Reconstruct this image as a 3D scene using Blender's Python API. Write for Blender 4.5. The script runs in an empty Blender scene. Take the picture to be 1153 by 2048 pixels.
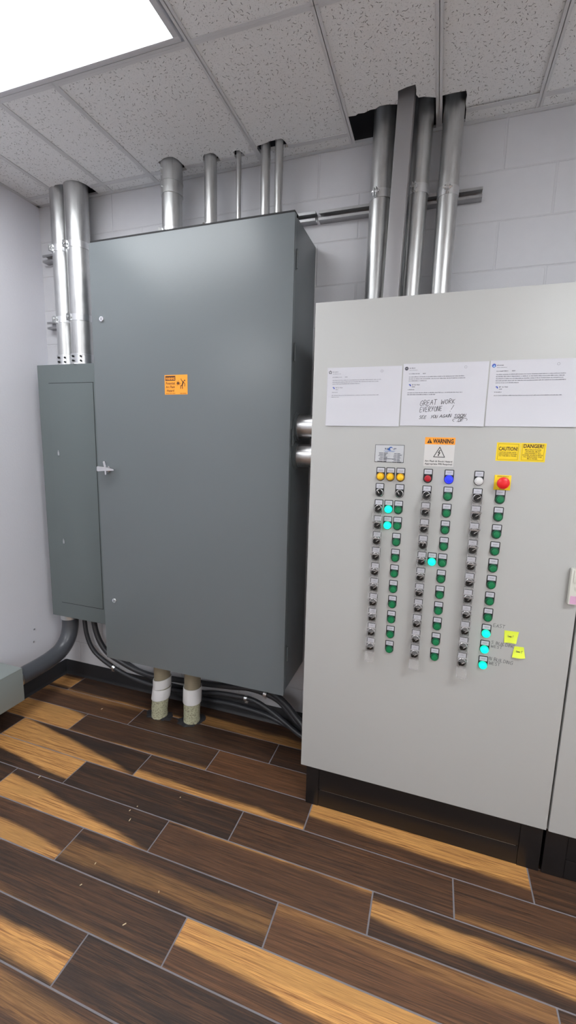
import bpy, bmesh, math, random
from mathutils import Vector, Matrix
from mathutils.geometry import tessellate_polygon
random.seed(7)
PI = math.pi
SC = bpy.context.scene
COL = SC.collection
H = 2.975            # ceiling height; back wall is y=0, left wall x=0; "d" below is the distance from the back wall (y=-d)
RX, RD = 5.4, 5.6    # room extents

# ------------------------------------------------------------------ materials
MATS = {}
def nt(name):
    m = bpy.data.materials.new(name); m.use_nodes = True
    t = m.node_tree
    for n in list(t.nodes): t.nodes.remove(n)
    o = t.nodes.new('ShaderNodeOutputMaterial')
    b = t.nodes.new('ShaderNodeBsdfPrincipled')
    t.links.new(b.outputs[0], o.inputs[0])
    MATS[name] = m
    return m, t, b
def N(t, k, **kw):
    n = t.nodes.new(k)
    for a, v in kw.items():
        if a.startswith('i_'):
            n.inputs[int(a[2:])].default_value = v
        else: setattr(n, a, v)
    return n
def MA(t, op, a, b=None, c=None, clamp=False):
    n = t.nodes.new('ShaderNodeMath'); n.operation = op; n.use_clamp = clamp
    for i, v in enumerate((a, b, c)):
        if v is None: continue
        if isinstance(v, (int, float)): n.inputs[i].default_value = v
        else: t.links.new(v, n.inputs[i])
    return n.outputs[0]
def MIX(t, f, a, b, mode='MIX'):
    n = t.nodes.new('ShaderNodeMix'); n.data_type = 'RGBA'; n.blend_type = mode
    for i, v in ((0, f), (6, a), (7, b)):
        if isinstance(v, (int, float)): n.inputs[i].default_value = v
        elif isinstance(v, tuple): n.inputs[i].default_value = v if len(v) == 4 else v + (1,)
        else: t.links.new(v, n.inputs[i])
    return n.outputs[2]
def SS(t, x, e0, e1):
    n = t.nodes.new('ShaderNodeMapRange'); n.interpolation_type = 'SMOOTHSTEP'
    t.links.new(x, n.inputs[0])
    for i, v in ((1, e0), (2, e1)):
        if isinstance(v, (int, float)): n.inputs[i].default_value = v
        else: t.links.new(v, n.inputs[i])
    return n.outputs[0]
def bump(t, b, h, dist, strength=1.0):
    n = t.nodes.new('ShaderNodeBump'); n.inputs['Distance'].default_value = dist; n.inputs['Strength'].default_value = strength
    t.links.new(h, n.inputs['Height']); t.links.new(n.outputs[0], b.inputs['Normal'])
def noise(t, vec, scale, detail=3, rough=.55, dist=0.):
    n = t.nodes.new('ShaderNodeTexNoise'); n.inputs['Scale'].default_value = scale
    n.inputs['Detail'].default_value = detail; n.inputs['Roughness'].default_value = rough; n.inputs['Distortion'].default_value = dist
    if vec is not None: t.links.new(vec, n.inputs['Vector'])
    return n.outputs[0]
def pos(t): return t.nodes.new('ShaderNodeNewGeometry').outputs['Position']
def scaled(t, v, s):
    n = t.nodes.new('ShaderNodeMapping'); n.inputs['Scale'].default_value = s; t.links.new(v, n.inputs['Vector']); return n.outputs[0]
def srgb(r, g, b):
    f = lambda c: (c/255/12.92) if c <= 10 else ((c/255+.055)/1.055)**2.4
    return (f(r), f(g), f(b), 1)
def plain(name, col, rough=.5, metal=0., spec=.5, var=0.06, nscale=6., bumpd=0., bscale=300.):
    m, t, b = nt(name)
    p = pos(t)
    nz = noise(t, p, nscale, 3)
    f = MA(t, 'MULTIPLY_ADD', nz, 2*var, 1-var)
    c = t.nodes.new('ShaderNodeMix'); c.data_type = 'RGBA'; c.blend_type = 'MULTIPLY'; c.inputs[0].default_value = 1
    c.inputs[6].default_value = col
    t.links.new(f, c.inputs[7]); t.links.new(c.outputs[2], b.inputs['Base Color'])
    b.inputs['Roughness'].default_value = rough; b.inputs['Metallic'].default_value = metal
    b.inputs['Specular IOR Level'].default_value = spec
    if bumpd: bump(t, b, noise(t, p, bscale, 2), bumpd)
    return m
def emissive(name, col, strength, base=None):
    m, t, b = nt(name)
    b.inputs['Base Color'].default_value = base or col
    b.inputs['Emission Color'].default_value = col; b.inputs['Emission Strength'].default_value = strength
    b.inputs['Roughness'].default_value = .3
    return m

plain('left_wall_paint', srgb(214, 214, 221), .6, var=.02, nscale=1.5, bumpd=.0006, bscale=90)
plain('room_wall_paint', srgb(238, 238, 238), .6, var=.02)
plain('white_metal_trim', srgb(212, 213, 216), .45, var=.02)
plain('light_frame_paint', srgb(205, 205, 210), .4, var=.01)
plain('plenum_shade', srgb(34, 34, 40), .9)  # near-black: shade of the deep plenum put into the colour
plain('grey_cabinet_paint', srgb(105, 111, 114), .33, spec=.34, var=.025, nscale=1.3, bumpd=.00015, bscale=220)
plain('dark_cabinet_paint', srgb(102, 110, 111), .42, spec=.3, var=.025, nscale=1.3, bumpd=.00015, bscale=220)
plain('box_paint', srgb(140, 147, 145), .45, var=.02)
plain('light_cabinet_paint', srgb(175, 175, 173), .42, var=.012, nscale=2, bumpd=.0001, bscale=260)
plain('black_steel', srgb(20, 18, 19), .32, var=.2, nscale=3)
plain('black_rubber', srgb(33, 33, 36), .5, var=.12)
plain('black_gasket', srgb(16, 16, 18), .7)
plain('black_plastic', srgb(14, 14, 14), .35)
plain('legend_black', srgb(26, 30, 30), .45)
plain('chrome', (.78, .78, .8, 1), .16, metal=1, var=.03)
plain('zinc', (.72, .73, .74, 1), .3, metal=1, var=.12, nscale=40)
plain('grey_pvc', srgb(72, 74, 79), .3, var=.05)
plain('flexible_conduit', srgb(48, 49, 53), .42, var=.1, nscale=30)
plain('beige_pvc', srgb(138, 128, 108), .5, var=.1, nscale=20)
plain('white_pvc', srgb(218, 216, 216), .4, var=.03, nscale=20)
plain('seal', srgb(44, 44, 48), .6, var=.35, nscale=60, bumpd=.002, bscale=120)
plain('paper', srgb(202, 202, 209), .8, var=.012, nscale=12)
plain('ink', srgb(48, 48, 62), .7)
plain('ink_grey', srgb(120, 120, 130), .8)
plain('marker', srgb(24, 24, 28), .6)
plain('pencil_marker', srgb(36, 36, 44), .7)
plain('sticker_white', srgb(204, 202, 200), .45, var=.01)
plain('sticker_orange', srgb(250, 160, 45), .45, var=.02)
plain('sticker_yellow', srgb(238, 205, 20), .45, var=.02)
plain('sticker_brown', srgb(60, 26, 14), .5)
plain('sign_black', srgb(24, 22, 22), .5)
plain('silver_plate', srgb(190, 192, 196), .35, var=.02)
plain('logo_blue', srgb(40, 90, 165), .4)
plain('logo_navy', srgb(24, 44, 84), .4)
plain('logo_pale', srgb(150, 195, 230), .4)
plain('legend_insert', srgb(188, 188, 196), .5, var=.01)
plain('lens_green', srgb(10, 118, 72), .3, var=.03)
plain('lens_green_rim', srgb(14, 92, 62), .3, var=.03)
plain('lens_yellow', srgb(240, 190, 12), .35, var=.02)
plain('lens_yellow_rim', srgb(190, 140, 10), .35)
plain('lens_red', srgb(170, 8, 34), .3)
plain('lens_white', srgb(215, 215, 215), .35)
plain('estop_red', srgb(225, 30, 35), .35)
plain('sticky_yellow', srgb(218, 232, 66), .7, var=.02)
plain('avatar_blue', srgb(70, 90, 180), .6)
plain('avatar_grey', srgb(70, 70, 80), .6)
plain('chip_wood', srgb(205, 185, 150), .7)
plain('device_ivory', srgb(205, 205, 196), .45, var=.02)
plain('violet_print', srgb(90, 100, 190), .5)
plain('pink_print', srgb(205, 160, 190), .5)
emissive('panel_light', (.955, .982, 1, 1), 6.0)
emissive('panel_light_strong', (.95, .98, 1, 1), 16.5)
emissive('lens_lit_green', (0.0, 1.0, .68, 1), 1.2, (0, .4, .3, 1))
emissive('lens_lit_green_rim', (0.0, .8, .42, 1), .6, (0, .35, .25, 1))
emissive('lens_lit_blue', (.01, .025, 1.0, 1), .6, (.01, .02, .6, 1))

# galvanised steel conduit: streaky metal
def galv(name, base, rough, scale=(60, 60, 2.2)):
    m, t, b = nt(name)
    p = pos(t)
    st = noise(t, scaled(t, p, scale), 1.0, 4, .6)
    sp = noise(t, scaled(t, p, (1, 1, .35)), 34, 4, .65)
    f = MA(t, 'MULTIPLY_ADD', st, .6, .68)
    g = MA(t, 'MULTIPLY_ADD', sp, .55, .72)
    k = MA(t, 'MULTIPLY', f, g)
    cc = MIX(t, k, (0, 0, 0, 1), base)
    t.links.new(cc, b.inputs['Base Color'])
    b.inputs['Metallic'].default_value = 1.0
    t.links.new(MA(t, 'MULTIPLY_ADD', sp, .25, rough-.1), b.inputs['Roughness'])
    bump(t, b, sp, .00012)
galv('galvanised', (.60, .605, .605, 1), .34)
galv('galvanised_dull', (.36, .36, .37, 1), .42)
galv('strut_steel', (.42, .42, .43, 1), .38, (2.2, 60, 60))
galv('horizontal_galvanised', (.66, .66, .67, 1), .32, (2.2, 60, 60))
plain('duct_paint', srgb(150, 148, 150), .42, metal=.35, var=.06, nscale=8)

# cement crust on the old PVC stubs
m, t, b = nt('crusted_pvc')
p = pos(t); nz = noise(t, p, 120, 6, .75)
t.links.new(MIX(t, SS(t, nz, .36, .52), srgb(104, 96, 80), srgb(180, 178, 150)), b.inputs['Base Color'])
b.inputs['Roughness'].default_value = .8; bump(t, b, nz, .003)

# clear polycarbonate guard
m, t, b = nt('clear_plastic')
o = [n for n in t.nodes if n.type == 'OUTPUT_MATERIAL'][0]
tr = N(t, 'ShaderNodeBsdfTransparent'); tr.inputs[0].default_value = (.985, .98, .98, 1)
b.inputs['Base Color'].default_value = (.86, .84, .84, 1); b.inputs['Roughness'].default_value = .12
fr = N(t, 'ShaderNodeFresnel'); fr.inputs[0].default_value = 1.5
mx = N(t, 'ShaderNodeMixShader')
t.links.new(MA(t, 'MULTIPLY_ADD', fr.outputs[0], .75, .05, True), mx.inputs[0])
t.links.new(tr.outputs[0], mx.inputs[1]); t.links.new(b.outputs[0], mx.inputs[2]); t.links.new(mx.outputs[0], o.inputs[0])

# painted concrete block: joints every 0.4 x 0.195 m, alternate courses shifted by half a block
m, t, b = nt('block_wall_paint')
p = pos(t); sx = N(t, 'ShaderNodeSeparateXYZ'); t.links.new(p, sx.inputs[0])
v = MA(t, 'DIVIDE', MA(t, 'SUBTRACT', sx.outputs[2], .05), .195)
row = MA(t, 'FLOOR', v)
par = MA(t, 'FLOORED_MODULO', row, 2.0)
u = MA(t, 'DIVIDE', MA(t, 'SUBTRACT', MA(t, 'SUBTRACT', sx.outputs[0], .127), MA(t, 'MULTIPLY', par, .2)), .4)
du = MA(t, 'MULTIPLY', MA(t, 'PINGPONG', u, .5), .4)
dv = MA(t, 'MULTIPLY', MA(t, 'PINGPONG', v, .5), .195)
wob = noise(t, p, 25, 2)
d = MA(t, 'ADD', MA(t, 'MINIMUM', du, MA(t, 'MULTIPLY', dv, 1.5)), MA(t, 'MULTIPLY', MA(t, 'SUBTRACT', wob, .5), .003))
gro = SS(t, d, .0015, .006)
fine = noise(t, p, 170, 4, .6); med = noise(t, p, 14, 3)
hgt = MA(t, 'ADD', MA(t, 'MULTIPLY', gro, 1.0), MA(t, 'ADD', MA(t, 'MULTIPLY', fine, .28), MA(t, 'MULTIPLY', med, .5)))
bump(t, b, hgt, .0018)
c = MIX(t, med, srgb(192, 192, 197), srgb(199, 199, 203))
t.links.new(c, b.inputs['Base Color']); b.inputs['Roughness'].default_value = .5

# acoustic ceiling tile with fissures
m, t, b = nt('ceiling_tile')
p = pos(t)
def fissure(scale, a, w, keep):
    vo = N(t, 'ShaderNodeTexVoronoi', voronoi_dimensions='2D'); vo.inputs['Scale'].default_value = scale
    t.links.new(p, vo.inputs['Vector'])
    sc = N(t, 'ShaderNodeVectorMath', operation='SCALE'); t.links.new(p, sc.inputs[0]); sc.inputs['Scale'].default_value = 1
    sub = N(t, 'ShaderNodeVectorMath', operation='SUBTRACT'); t.links.new(p, sub.inputs[0]); t.links.new(vo.outputs['Position'], sub.inputs[1])
    sc2 = N(t, 'ShaderNodeSeparateColor'); t.links.new(vo.outputs['Color'], sc2.inputs[0])
    rot = N(t, 'ShaderNodeVectorRotate', rotation_type='Z_AXIS'); t.links.new(sub.outputs[0], rot.inputs['Vector'])
    t.links.new(MA(t, 'MULTIPLY', sc2.outputs[0], 6.283), rot.inputs['Angle'])
    se = N(t, 'ShaderNodeSeparateXYZ'); t.links.new(rot.outputs[0], se.inputs[0])
    bend = MA(t, 'MULTIPLY', MA(t, 'MULTIPLY', se.outputs[0], se.outputs[0]), 60.)
    yy = MA(t, 'ABSOLUTE', MA(t, 'SUBTRACT', se.outputs[1], bend))
    xx = MA(t, 'ABSOLUTE', se.outputs[0])
    L = MA(t, 'MULTIPLY', sc2.outputs[1], a)
    mx_ = SS(t, MA(t, 'SUBTRACT', xx, L), .0008, 0)
    my_ = SS(t, yy, w, w*.35)
    kp = MA(t, 'LESS_THAN', sc2.outputs[2], keep)
    return MA(t, 'MULTIPLY', MA(t, 'MULTIPLY', mx_, my_), kp)
m1 = fissure(66, .0060, .0011, .50)
m2 = fissure(150, .0012, .0009, .4)
mk = MA(t, 'MAXIMUM', m1, MA(t, 'MULTIPLY', m2, .4))
nz = noise(t, p, 260, 3)
base = MIX(t, nz, srgb(226, 227, 229), srgb(243, 244, 245))
t.links.new(MIX(t, mk, base, srgb(104, 102, 102)), b.inputs['Base Color'])
b.inputs['Roughness'].default_value = .9
bump(t, b, MA(t, 'SUBTRACT', MA(t, 'MULTIPLY', nz, .4), mk), .0015)

# wood-look porcelain planks; per-plank streak geometry stored as attributes
m, t, b = nt('plank_tiles')
uv = N(t, 'ShaderNodeUVMap'); uv.uv_map = 'plank'
A = N(t, 'ShaderNodeAttribute'); A.attribute_name = 'streak'
B = N(t, 'ShaderNodeAttribute'); B.attribute_name = 'tone'
su = N(t, 'ShaderNodeSeparateXYZ'); t.links.new(uv.outputs[0], su.inputs[0])
sa = N(t, 'ShaderNodeSeparateColor'); t.links.new(A.outputs['Color'], sa.inputs[0])
sb = N(t, 'ShaderNodeSeparateColor'); t.links.new(B.outputs['Color'], sb.inputs[0])
U_, V_ = su.outputs[0], su.outputs[1]
seed, lit, dark = sb.outputs[0], sb.outputs[1], sb.outputs[2]  # lit is the strength of the pale printed streak
cmb = N(t, 'ShaderNodeCombineXYZ'); t.links.new(U_, cmb.inputs[0]); t.links.new(V_, cmb.inputs[1]); t.links.new(MA(t, 'MULTIPLY', seed, 37.), cmb.inputs[2])
vec = cmb.outputs[0]
wide = noise(t, scaled(t, vec, (2.2, 1.6, 1)), 1.0, 3, .5, .6)
vv = MA(t, 'ADD', V_, MA(t, 'MULTIPLY', MA(t, 'SUBTRACT', wide, .5), .32))
fgr = noise(t, scaled(t, vec, (5, 60, 1)), 1.0, 4, .6, .8)
vv = MA(t, 'ADD', vv, MA(t, 'MULTIPLY', MA(t, 'SUBTRACT', fgr, .5), .10))
lo = MA(t, 'ADD', sa.outputs[0], MA(t, 'MULTIPLY', sa.outputs[1], U_))
hi = MA(t, 'ADD', sa.outputs[2], MA(t, 'MULTIPLY', A.outputs['Alpha'], U_))
up_ = SS(t, MA(t, 'SUBTRACT', vv, lo), -.09, .09)
dn = SS(t, MA(t, 'SUBTRACT', hi, vv), -.09, .09)
band = MA(t, 'MULTIPLY', up_, dn)
gr = noise(t, scaled(t, vec, (3.0, 26, 1)), 1.0, 5, .62, 1.2)
gr2 = noise(t, scaled(t, vec, (10, 170, 1)), 1.0, 3, .6, .3)
swirl = noise(t, scaled(t, vec, (1.6, 3.2, 1)), 1.0, 2, .5, 2.0)
darkc = MIX(t, SS(t, gr, .38, .64), srgb(38, 29, 25), srgb(82, 56, 39))
darkc = MIX(t, MA(t, 'MULTIPLY', SS(t, swirl, .42, .62), .8), darkc, srgb(36, 29, 27))
brown = MIX(t, SS(t, gr, .3, .68), srgb(70, 47, 32), srgb(118, 80, 53))
darkc = MIX(t, dark, darkc, brown)
palec = MIX(t, SS(t, gr, .34, .58), srgb(146, 96, 54), srgb(212, 156, 90))
palec = MIX(t, SS(t, wide, .5, .72), palec, srgb(190, 140, 80))
colr = MIX(t, MA(t, 'MULTIPLY', band, lit), darkc, palec)
colr = MIX(t, 1.0, colr, MIX(t, SS(t, gr2, .3, .7), (.68, .66, .64, 1), (1.22, 1.24, 1.26, 1)), 'MULTIPLY')
t.links.new(colr, b.inputs['Base Color'])
t.links.new(MA(t, 'MULTIPLY_ADD', gr2, .15, .36), b.inputs['Roughness'])
bump(t, b, gr2, .0006)
plain('grout', srgb(124, 120, 124), .85, var=.12, nscale=30)

# ------------------------------------------------------------------ mesh helpers
ORG = {}
class MB:
    def __init__(s): s.bm = bmesh.new(); s.mi = 0
    def _f(s, vs, smooth=True):
        try:
            f = s.bm.faces.new(vs); f.material_index = s.mi; f.smooth = smooth; return f
        except ValueError: return None
    def box(s, x0, x1, d0, d1, z0, z1, bev=0.):
        vs = []
        for z in (z0, z1):
            for (x, d) in ((x0, d1), (x1, d1), (x1, d0), (x0, d0)):
                vs.append(s.bm.verts.new((x, -d, z)))
        fs = [(3, 2, 1, 0), (4, 5, 6, 7), (0, 1, 5, 4), (1, 2, 6, 5), (2, 3, 7, 6), (3, 0, 4, 7)]
        ff = [s._f([vs[i] for i in f]) for f in fs]
        if bev > 0:
            es = list({e for f in ff for e in f.edges})
            r = bmesh.ops.bevel(s.bm, geom=es, offset=bev, segments=2, affect='EDGES', profile=.6)
            for f in r['faces']: f.material_index = s.mi; f.smooth = True
        return s
    def quad(s, pts):  # pts of (x,d,z)
        s._f([s.bm.verts.new((x, -d, z)) for x, d, z in pts]); return s
    def ringpath(s, path, rad, seg=20, caps=True, squash=None):
        """tube through world points (Vectors) with radius or list of radii"""
        P_ = [Vector(p) for p in path]; n = len(P_)
        R = rad if isinstance(rad, (list, tuple)) else [rad]*n
        T = []
        for i in range(n):
            a = P_[max(0, i-1)]; c = P_[min(n-1, i+1)]; d = (c-a)
            T.append(d.normalized() if d.length > 1e-9 else (T[-1] if T else Vector((0, 0, 1))))
        up = Vector((0, 0, 1)) if abs(T[0].z) < .9 else Vector((1, 0, 0))
        X = T[0].cross(up).normalized()
        rings = []
        for i in range(n):
            X = (X - T[i]*X.dot(T[i])).normalized(); Y = T[i].cross(X)
            rings.append([s.bm.verts.new(P_[i] + (X*math.cos(2*PI*k/seg)+Y*math.sin(2*PI*k/seg))*R[i]) for k in range(seg)])
        for a, b_ in zip(rings, rings[1:]):
            for k in range(seg): s._f([a[k], a[(k+1) % seg], b_[(k+1) % seg], b_[k]])
        if caps:
            s._f(list(reversed(rings[0]))); s._f(rings[-1])
        return s
    def cyl(s, p0, p1, r, r1=None, seg=24, caps=True):  # (x,d,z)
        a = Vector((p0[0], -p0[1], p0[2])); b_ = Vector((p1[0], -p1[1], p1[2]))
        return s.ringpath([a, b_], [r, r if r1 is None else r1], seg, caps)
    def lathe_d(s, x, z, prof, d0, seg=28):
        """disc stack facing the room: prof of (radius, d offset), axis along d at (x,z)"""
        rings = []
        for r, d in prof:
            if r < 1e-6: rings.append([s.bm.verts.new((x, -(d0+d), z))])
            else: rings.append([s.bm.verts.new((x+r*math.cos(2*PI*k/seg), -(d0+d), z+r*math.sin(2*PI*k/seg))) for k in range(seg)])
        for a, b_ in zip(rings, rings[1:]):
            for k in range(seg):
                k2 = (k+1) % seg
                if len(a) == 1 and len(b_) == 1: continue
                if len(b_) == 1: s._f([a[k], a[k2], b_[0]])
                elif len(a) == 1: s._f([a[0], b_[k2], b_[k]])
                else: s._f([a[k], a[k2], b_[k2], b_[k]])
        return s
    def prism(s, poly, d0, d1):
        """flat shape in the x-z plane from depth d0 (back) to d1 (front)"""
        tris = tessellate_polygon([[Vector((x, z, 0)) for x, z in poly]])
        fr = [s.bm.verts.new((x, -d1, z)) for x, z in poly]; bk = [s.bm.verts.new((x, -d0, z)) for x, z in poly]
        for tr_ in tris:
            s._f([fr[i] for i in tr_]); s._f([bk[i] for i in reversed(tr_)])
        n = len(poly)
        for i in range(n): s._f([fr[i], bk[i], bk[(i+1) % n], fr[(i+1) % n]])
        return s
    def slab(s, poly, z0, z1):
        """shape in the floor plan (x,d) from z0 to z1"""
        tris = tessellate_polygon([[Vector((x, d, 0)) for x, d in poly]])
        a = [s.bm.verts.new((x, -d, z0)) for x, d in poly]; b_ = [s.bm.verts.new((x, -d, z1)) for x, d in poly]
        for tr_ in tris: s._f([a[i] for i in tr_]); s._f([b_[i] for i in reversed(tr_)])
        n = len(poly)
        for i in range(n): s._f([a[i], a[(i+1) % n], b_[(i+1) % n], b_[i]])
        return s
    def text(s, body, x, z, size, d, align='LEFT', xs=1., bold=0., rot=0., fit=None):
        c = bpy.data.curves.new('t', 'FONT'); c.body = body; c.size = size; c.align_x = align; c.offset = bold*size; c.resolution_u = 2
        o = bpy.data.objects.new('t', c); COL.objects.link(o)
        dg = bpy.context.evaluated_depsgraph_get(); dg.update()
        me = bpy.data.meshes.new_from_object(o.evaluated_get(dg))
        if fit and len(me.vertices):
            xsx = [v.co.x for v in me.vertices]; w = max(xsx)-min(xsx)
            if w > 0: xs = fit/w
        n0 = len(s.bm.verts); s.bm.verts.ensure_lookup_table()
        vs = []
        ca, sa_ = math.cos(rot), math.sin(rot)
        for v in me.vertices:
            X, Z = v.co.x*xs, v.co.y
            vs.append(s.bm.verts.new((x+X*ca-Z*sa_, -d, z+X*sa_+Z*ca)))
        for pg in me.polygons: s._f([vs[i] for i in pg.vertices], False)
        bpy.data.objects.remove(o); bpy.data.meshes.remove(me); bpy.data.curves.remove(c)
        return s
    def stroke(s, pts, w, d, th=.00025):
        """pen stroke: flat ribbon along (x,z) points"""
        for (x0, z0), (x1, z1) in zip(pts, pts[1:]):
            dx, dz = x1-x0, z1-z0; L = math.hypot(dx, dz)
            if L < 1e-7: continue
            ux, uz = dx/L, dz/L; px, pz = -uz*w/2, ux*w/2; e = w*.4
            a, b_ = (x0-ux*e, z0-uz*e), (x1+ux*e, z1+uz*e)
            vs = [s.bm.verts.new((q[0]+sg*px, -(d+th), q[1]+sg*pz)) for q, sg in ((a, 1), (a, -1), (b_, -1), (b_, 1))]
            s._f(vs, False)
        return s
    def warp(s, fn):
        for v in s.bm.verts: v.co.y -= fn(v.co.x, v.co.z)
        return s
    def build(s, name, mats, parent=None, origin=None, sharp=36, norm=True):
        if norm: bmesh.ops.recalc_face_normals(s.bm, faces=s.bm.faces)
        ang = math.radians(sharp)
        for e in s.bm.edges:
            e.smooth = len(e.link_faces) == 2 and e.calc_face_angle(0) < ang
        if origin is None:
            if parent is not None: origin = ORG[parent.name]
            else:
                vs = s.bm.verts; n = max(1, len(vs))
                origin = (sum(v.co.x for v in vs)/n, sum(v.co.y for v in vs)/n, min(v.co.z for v in vs))
        og = Vector(origin)
        for v in s.bm.verts: v.co -= og
        me = bpy.data.meshes.new(name); s.bm.to_mesh(me); s.bm.free()
        for mm in (mats if isinstance(mats, (list, tuple)) else [mats]): me.materials.append(MATS[mm])
        o = bpy.data.objects.new(name, me); COL.objects.link(o)
        ORG[o.name] = og
        if parent is not None:
            o.parent = parent; o.location = og - ORG[parent.name]
        else: o.location = og
        return o
def W(x, d, z): return Vector((x, -d, z))
def thing(name, label, cat, x, d, z, group=None):
    o = bpy.data.objects.new(name, None); COL.objects.link(o); o.empty_display_size = .05
    o.location = W(x, d, z); ORG[o.name] = W(x, d, z); o['label'] = label; o['category'] = cat
    if group: o['group'] = group
    return o
def tag(o, label, cat, group=None):
    o['label'] = label; o['category'] = cat
    if group: o['group'] = group
    return o
def struct(o): o['kind'] = 'structure'; return o
def smoothpath(pts, sub=8):
    """Catmull-Rom through points of (x,d,z)"""
    P_ = [W(*p) for p in pts]; out = []
    for i in range(len(P_)-1):
        p0 = P_[max(0, i-1)]; p1 = P_[i]; p2 = P_[i+1]; p3 = P_[min(len(P_)-1, i+2)]
        for k in range(sub):
            q = k/sub
            out.append(.5*((2*p1)+(-p0+p2)*q+(2*p0-5*p1+4*p2-p3)*q*q+(-p0+3*p1-3*p2+p3)*q**3))
    out.append(P_[-1]); return out
def wobble(t, s): return .5*math.sin(t*1.7+s)+.3*math.sin(t*3.9+2*s)+.2*math.sin(t*8.3+3*s)

# ------------------------------------------------------------------ room shell
# floor: one object; the planks are its pattern (6 x 35 in look, thirds offset)
PL, PW, PY = .878, .155, .1661
PH = {0: .773, 1: .491, 2: .174}
# (row, left joint rounded) -> (lo0, lo1, hi0, hi1, pale, darkmix)
spec = {
 (-1, -.7): (.25, 0, .8, 0, .8, .3), (-1, .17): (.9, .05, 1.1, 0, .6, .1), (-1, 1.05): (.5, .2, .9, .2, .45, .1), (-1, 1.93): (2, 0, 2, 0, 0, .1),
 (0, -.1): (-1, 0, .35, -.2, .30, .55), (0, .77): (2, 0, 2, 0, 0, .15), (0, 1.65): (2, 0, 2, 0, 0, .15),
 (1, -.39): (-.75, .95, 1.4, 0, .85, .2), (1, .49): (.93, .03, 1.3, 0, .6, .25), (1, 1.37): (2, 0, 2, 0, 0, .85),
 (2, -.7): (2, 0, 2, 0, 0, .2), (2, .17): (-.05, 1.0, 1.4, 0, .85, .05), (2, 1.05): (.72, .12, 1.25, 0, .85, .35), (2, 1.93): (-.6, 0, .52, .12, .95, .5), (2, 2.81): (2, 0, 2, 0, 0, .4),
 (3, -.1): (-.5, 0, .3, .5, .95, .1), (3, .77): (2, 0, 2, 0, 0, .12), (3, 1.65): (2, 0, 2, 0, 0, .45), (3, 2.53): (.8, 0, 1.3, 0, .3, .5),
 (4, -.39): (2, 0, 2, 0, 0, .2), (4, .49): (.25, .72, 1.6, 0, .92, .15), (4, 1.37): (-.5, 0, .0, .06, .75, .6), (4, 2.25): (.2, .1, .58, .25, .8, .2),
 (5, -.7): (.2, 0, 1.3, 0, .8, .3), (5, .17): (.3, .45, 1.6, 0, .8, .5), (5, 1.05): (.35, 0, .9, -.15, .22, .2), (5, 1.93): (.0, 0, .3, 0, .25, .9), (5, 2.81): (.3, 0, .8, 0, .6, .4),
 (6, -.1): (2, 0, 2, 0, 0, .1), (6, .77): (.92, 0, 1.3, 0, .2, .3), (6, 1.65): (-.5, 0, .55, .25, 1, .7), (6, 2.53): (2, 0, 2, 0, 0, .5),
 (7, .49): (.30, .12, .72, .2, .95, .1), (7, 1.37): (2, 0, 2, 0, 0, .12), (7, 2.25): (2, 0, 2, 0, 0, .3), (7, -.39): (.3, .1, .75, .1, .8, .2),
 (8, .17): (.55, .1, 1.0, 0, .35, .35), (8, 1.05): (.1, .2, .5, .2, .3, .4), (8, 1.93): (.5, 0, 1.2, 0, .5, .4), (8, -.7): (.6, 0, 1.2, 0, .7, .3),
 (9, -.1): (.5, .2, 1.2, 0, .6, .4), (9, .77): (.2, .1, .8, .1, .4, .4),
}
bmf = bmesh.new()
uvl = bmf.loops.layers.uv.new('plank')
l1 = bmf.loops.layers.float_color.new('streak'); l2 = bmf.loops.layers.float_color.new('tone')
g = .0029
rr = random.Random(5)
for k in range(-2, 36):
    d0 = PY+k*PW; d1 = d0+PW
    x = PH[k % 3]-PL*2
    while x < RX:
        key = next((q for q in spec if q[0] == k and abs(q[1]-x) < .03), None)
        if key: a0, a1, b0, b1, li, dk = spec[key]
        else:
            r_ = rr.random()
            if r_ < .45: a0, a1, b0, b1, li, dk = 2, 0, 2, 0, 0, rr.random()*.6
            else:
                a0 = rr.uniform(-.3, .6); a1 = rr.uniform(-.3, .6); b0 = a0+rr.uniform(.3, 1); b1 = a1; li = rr.uniform(.4, 1); dk = rr.random()*.6
        sd = rr.random()
        X0, X1 = max(x+g, 0), min(x+PL-g, RX); D0, D1 = max(d0+g, 0), min(d1-g, RD)
        if X1 > X0 and D1 > D0:
            co = [(X0, D0), (X0, D1), (X1, D1), (X1, D0)]
            top = [bmf.verts.new((a, -b_, 0)) for a, b_ in co]; bot = [bmf.verts.new((a, -b_, -.004)) for a, b_ in co]
            fs = [bmf.faces.new(top)] + [bmf.faces.new([top[i], bot[i], bot[(i+1) % 4], top[(i+1) % 4]]) for i in range(4)]
            for f in fs:
                f.material_index = 0
                for lp in f.loops:
                    lp[uvl].uv = ((lp.vert.co.x-x)/PL, (-lp.vert.co.y-d0)/PW)
                    lp[l1] = (a0, a1, b0, b1); lp[l2] = (sd, li, dk, 1)
        x += PL
vs = [bmf.verts.new(c) for c in ((-.1, .1, -.0015), (-.1, -RD-.1, -.0015), (RX+.1, -RD-.1, -.0015), (RX+.1, .1, -.0015))]
f = bmf.faces.new(vs); f.material_index = 1
vs = [bmf.verts.new(c) for c in ((-.1, .1, -.1), (RX+.1, .1, -.1), (RX+.1, -RD-.1, -.1), (-.1, -RD-.1, -.1))]
f = bmf.faces.new(vs); f.material_index = 1
me = bpy.data.meshes.new('floor'); bmf.to_mesh(me); bmf.free()
me.materials.append(MATS['plank_tiles']); me.materials.append(MATS['grout'])
fl = bpy.data.objects.new('floor', me); COL.objects.link(fl); struct(fl); ORG['floor'] = Vector((0, 0, 0))

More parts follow.
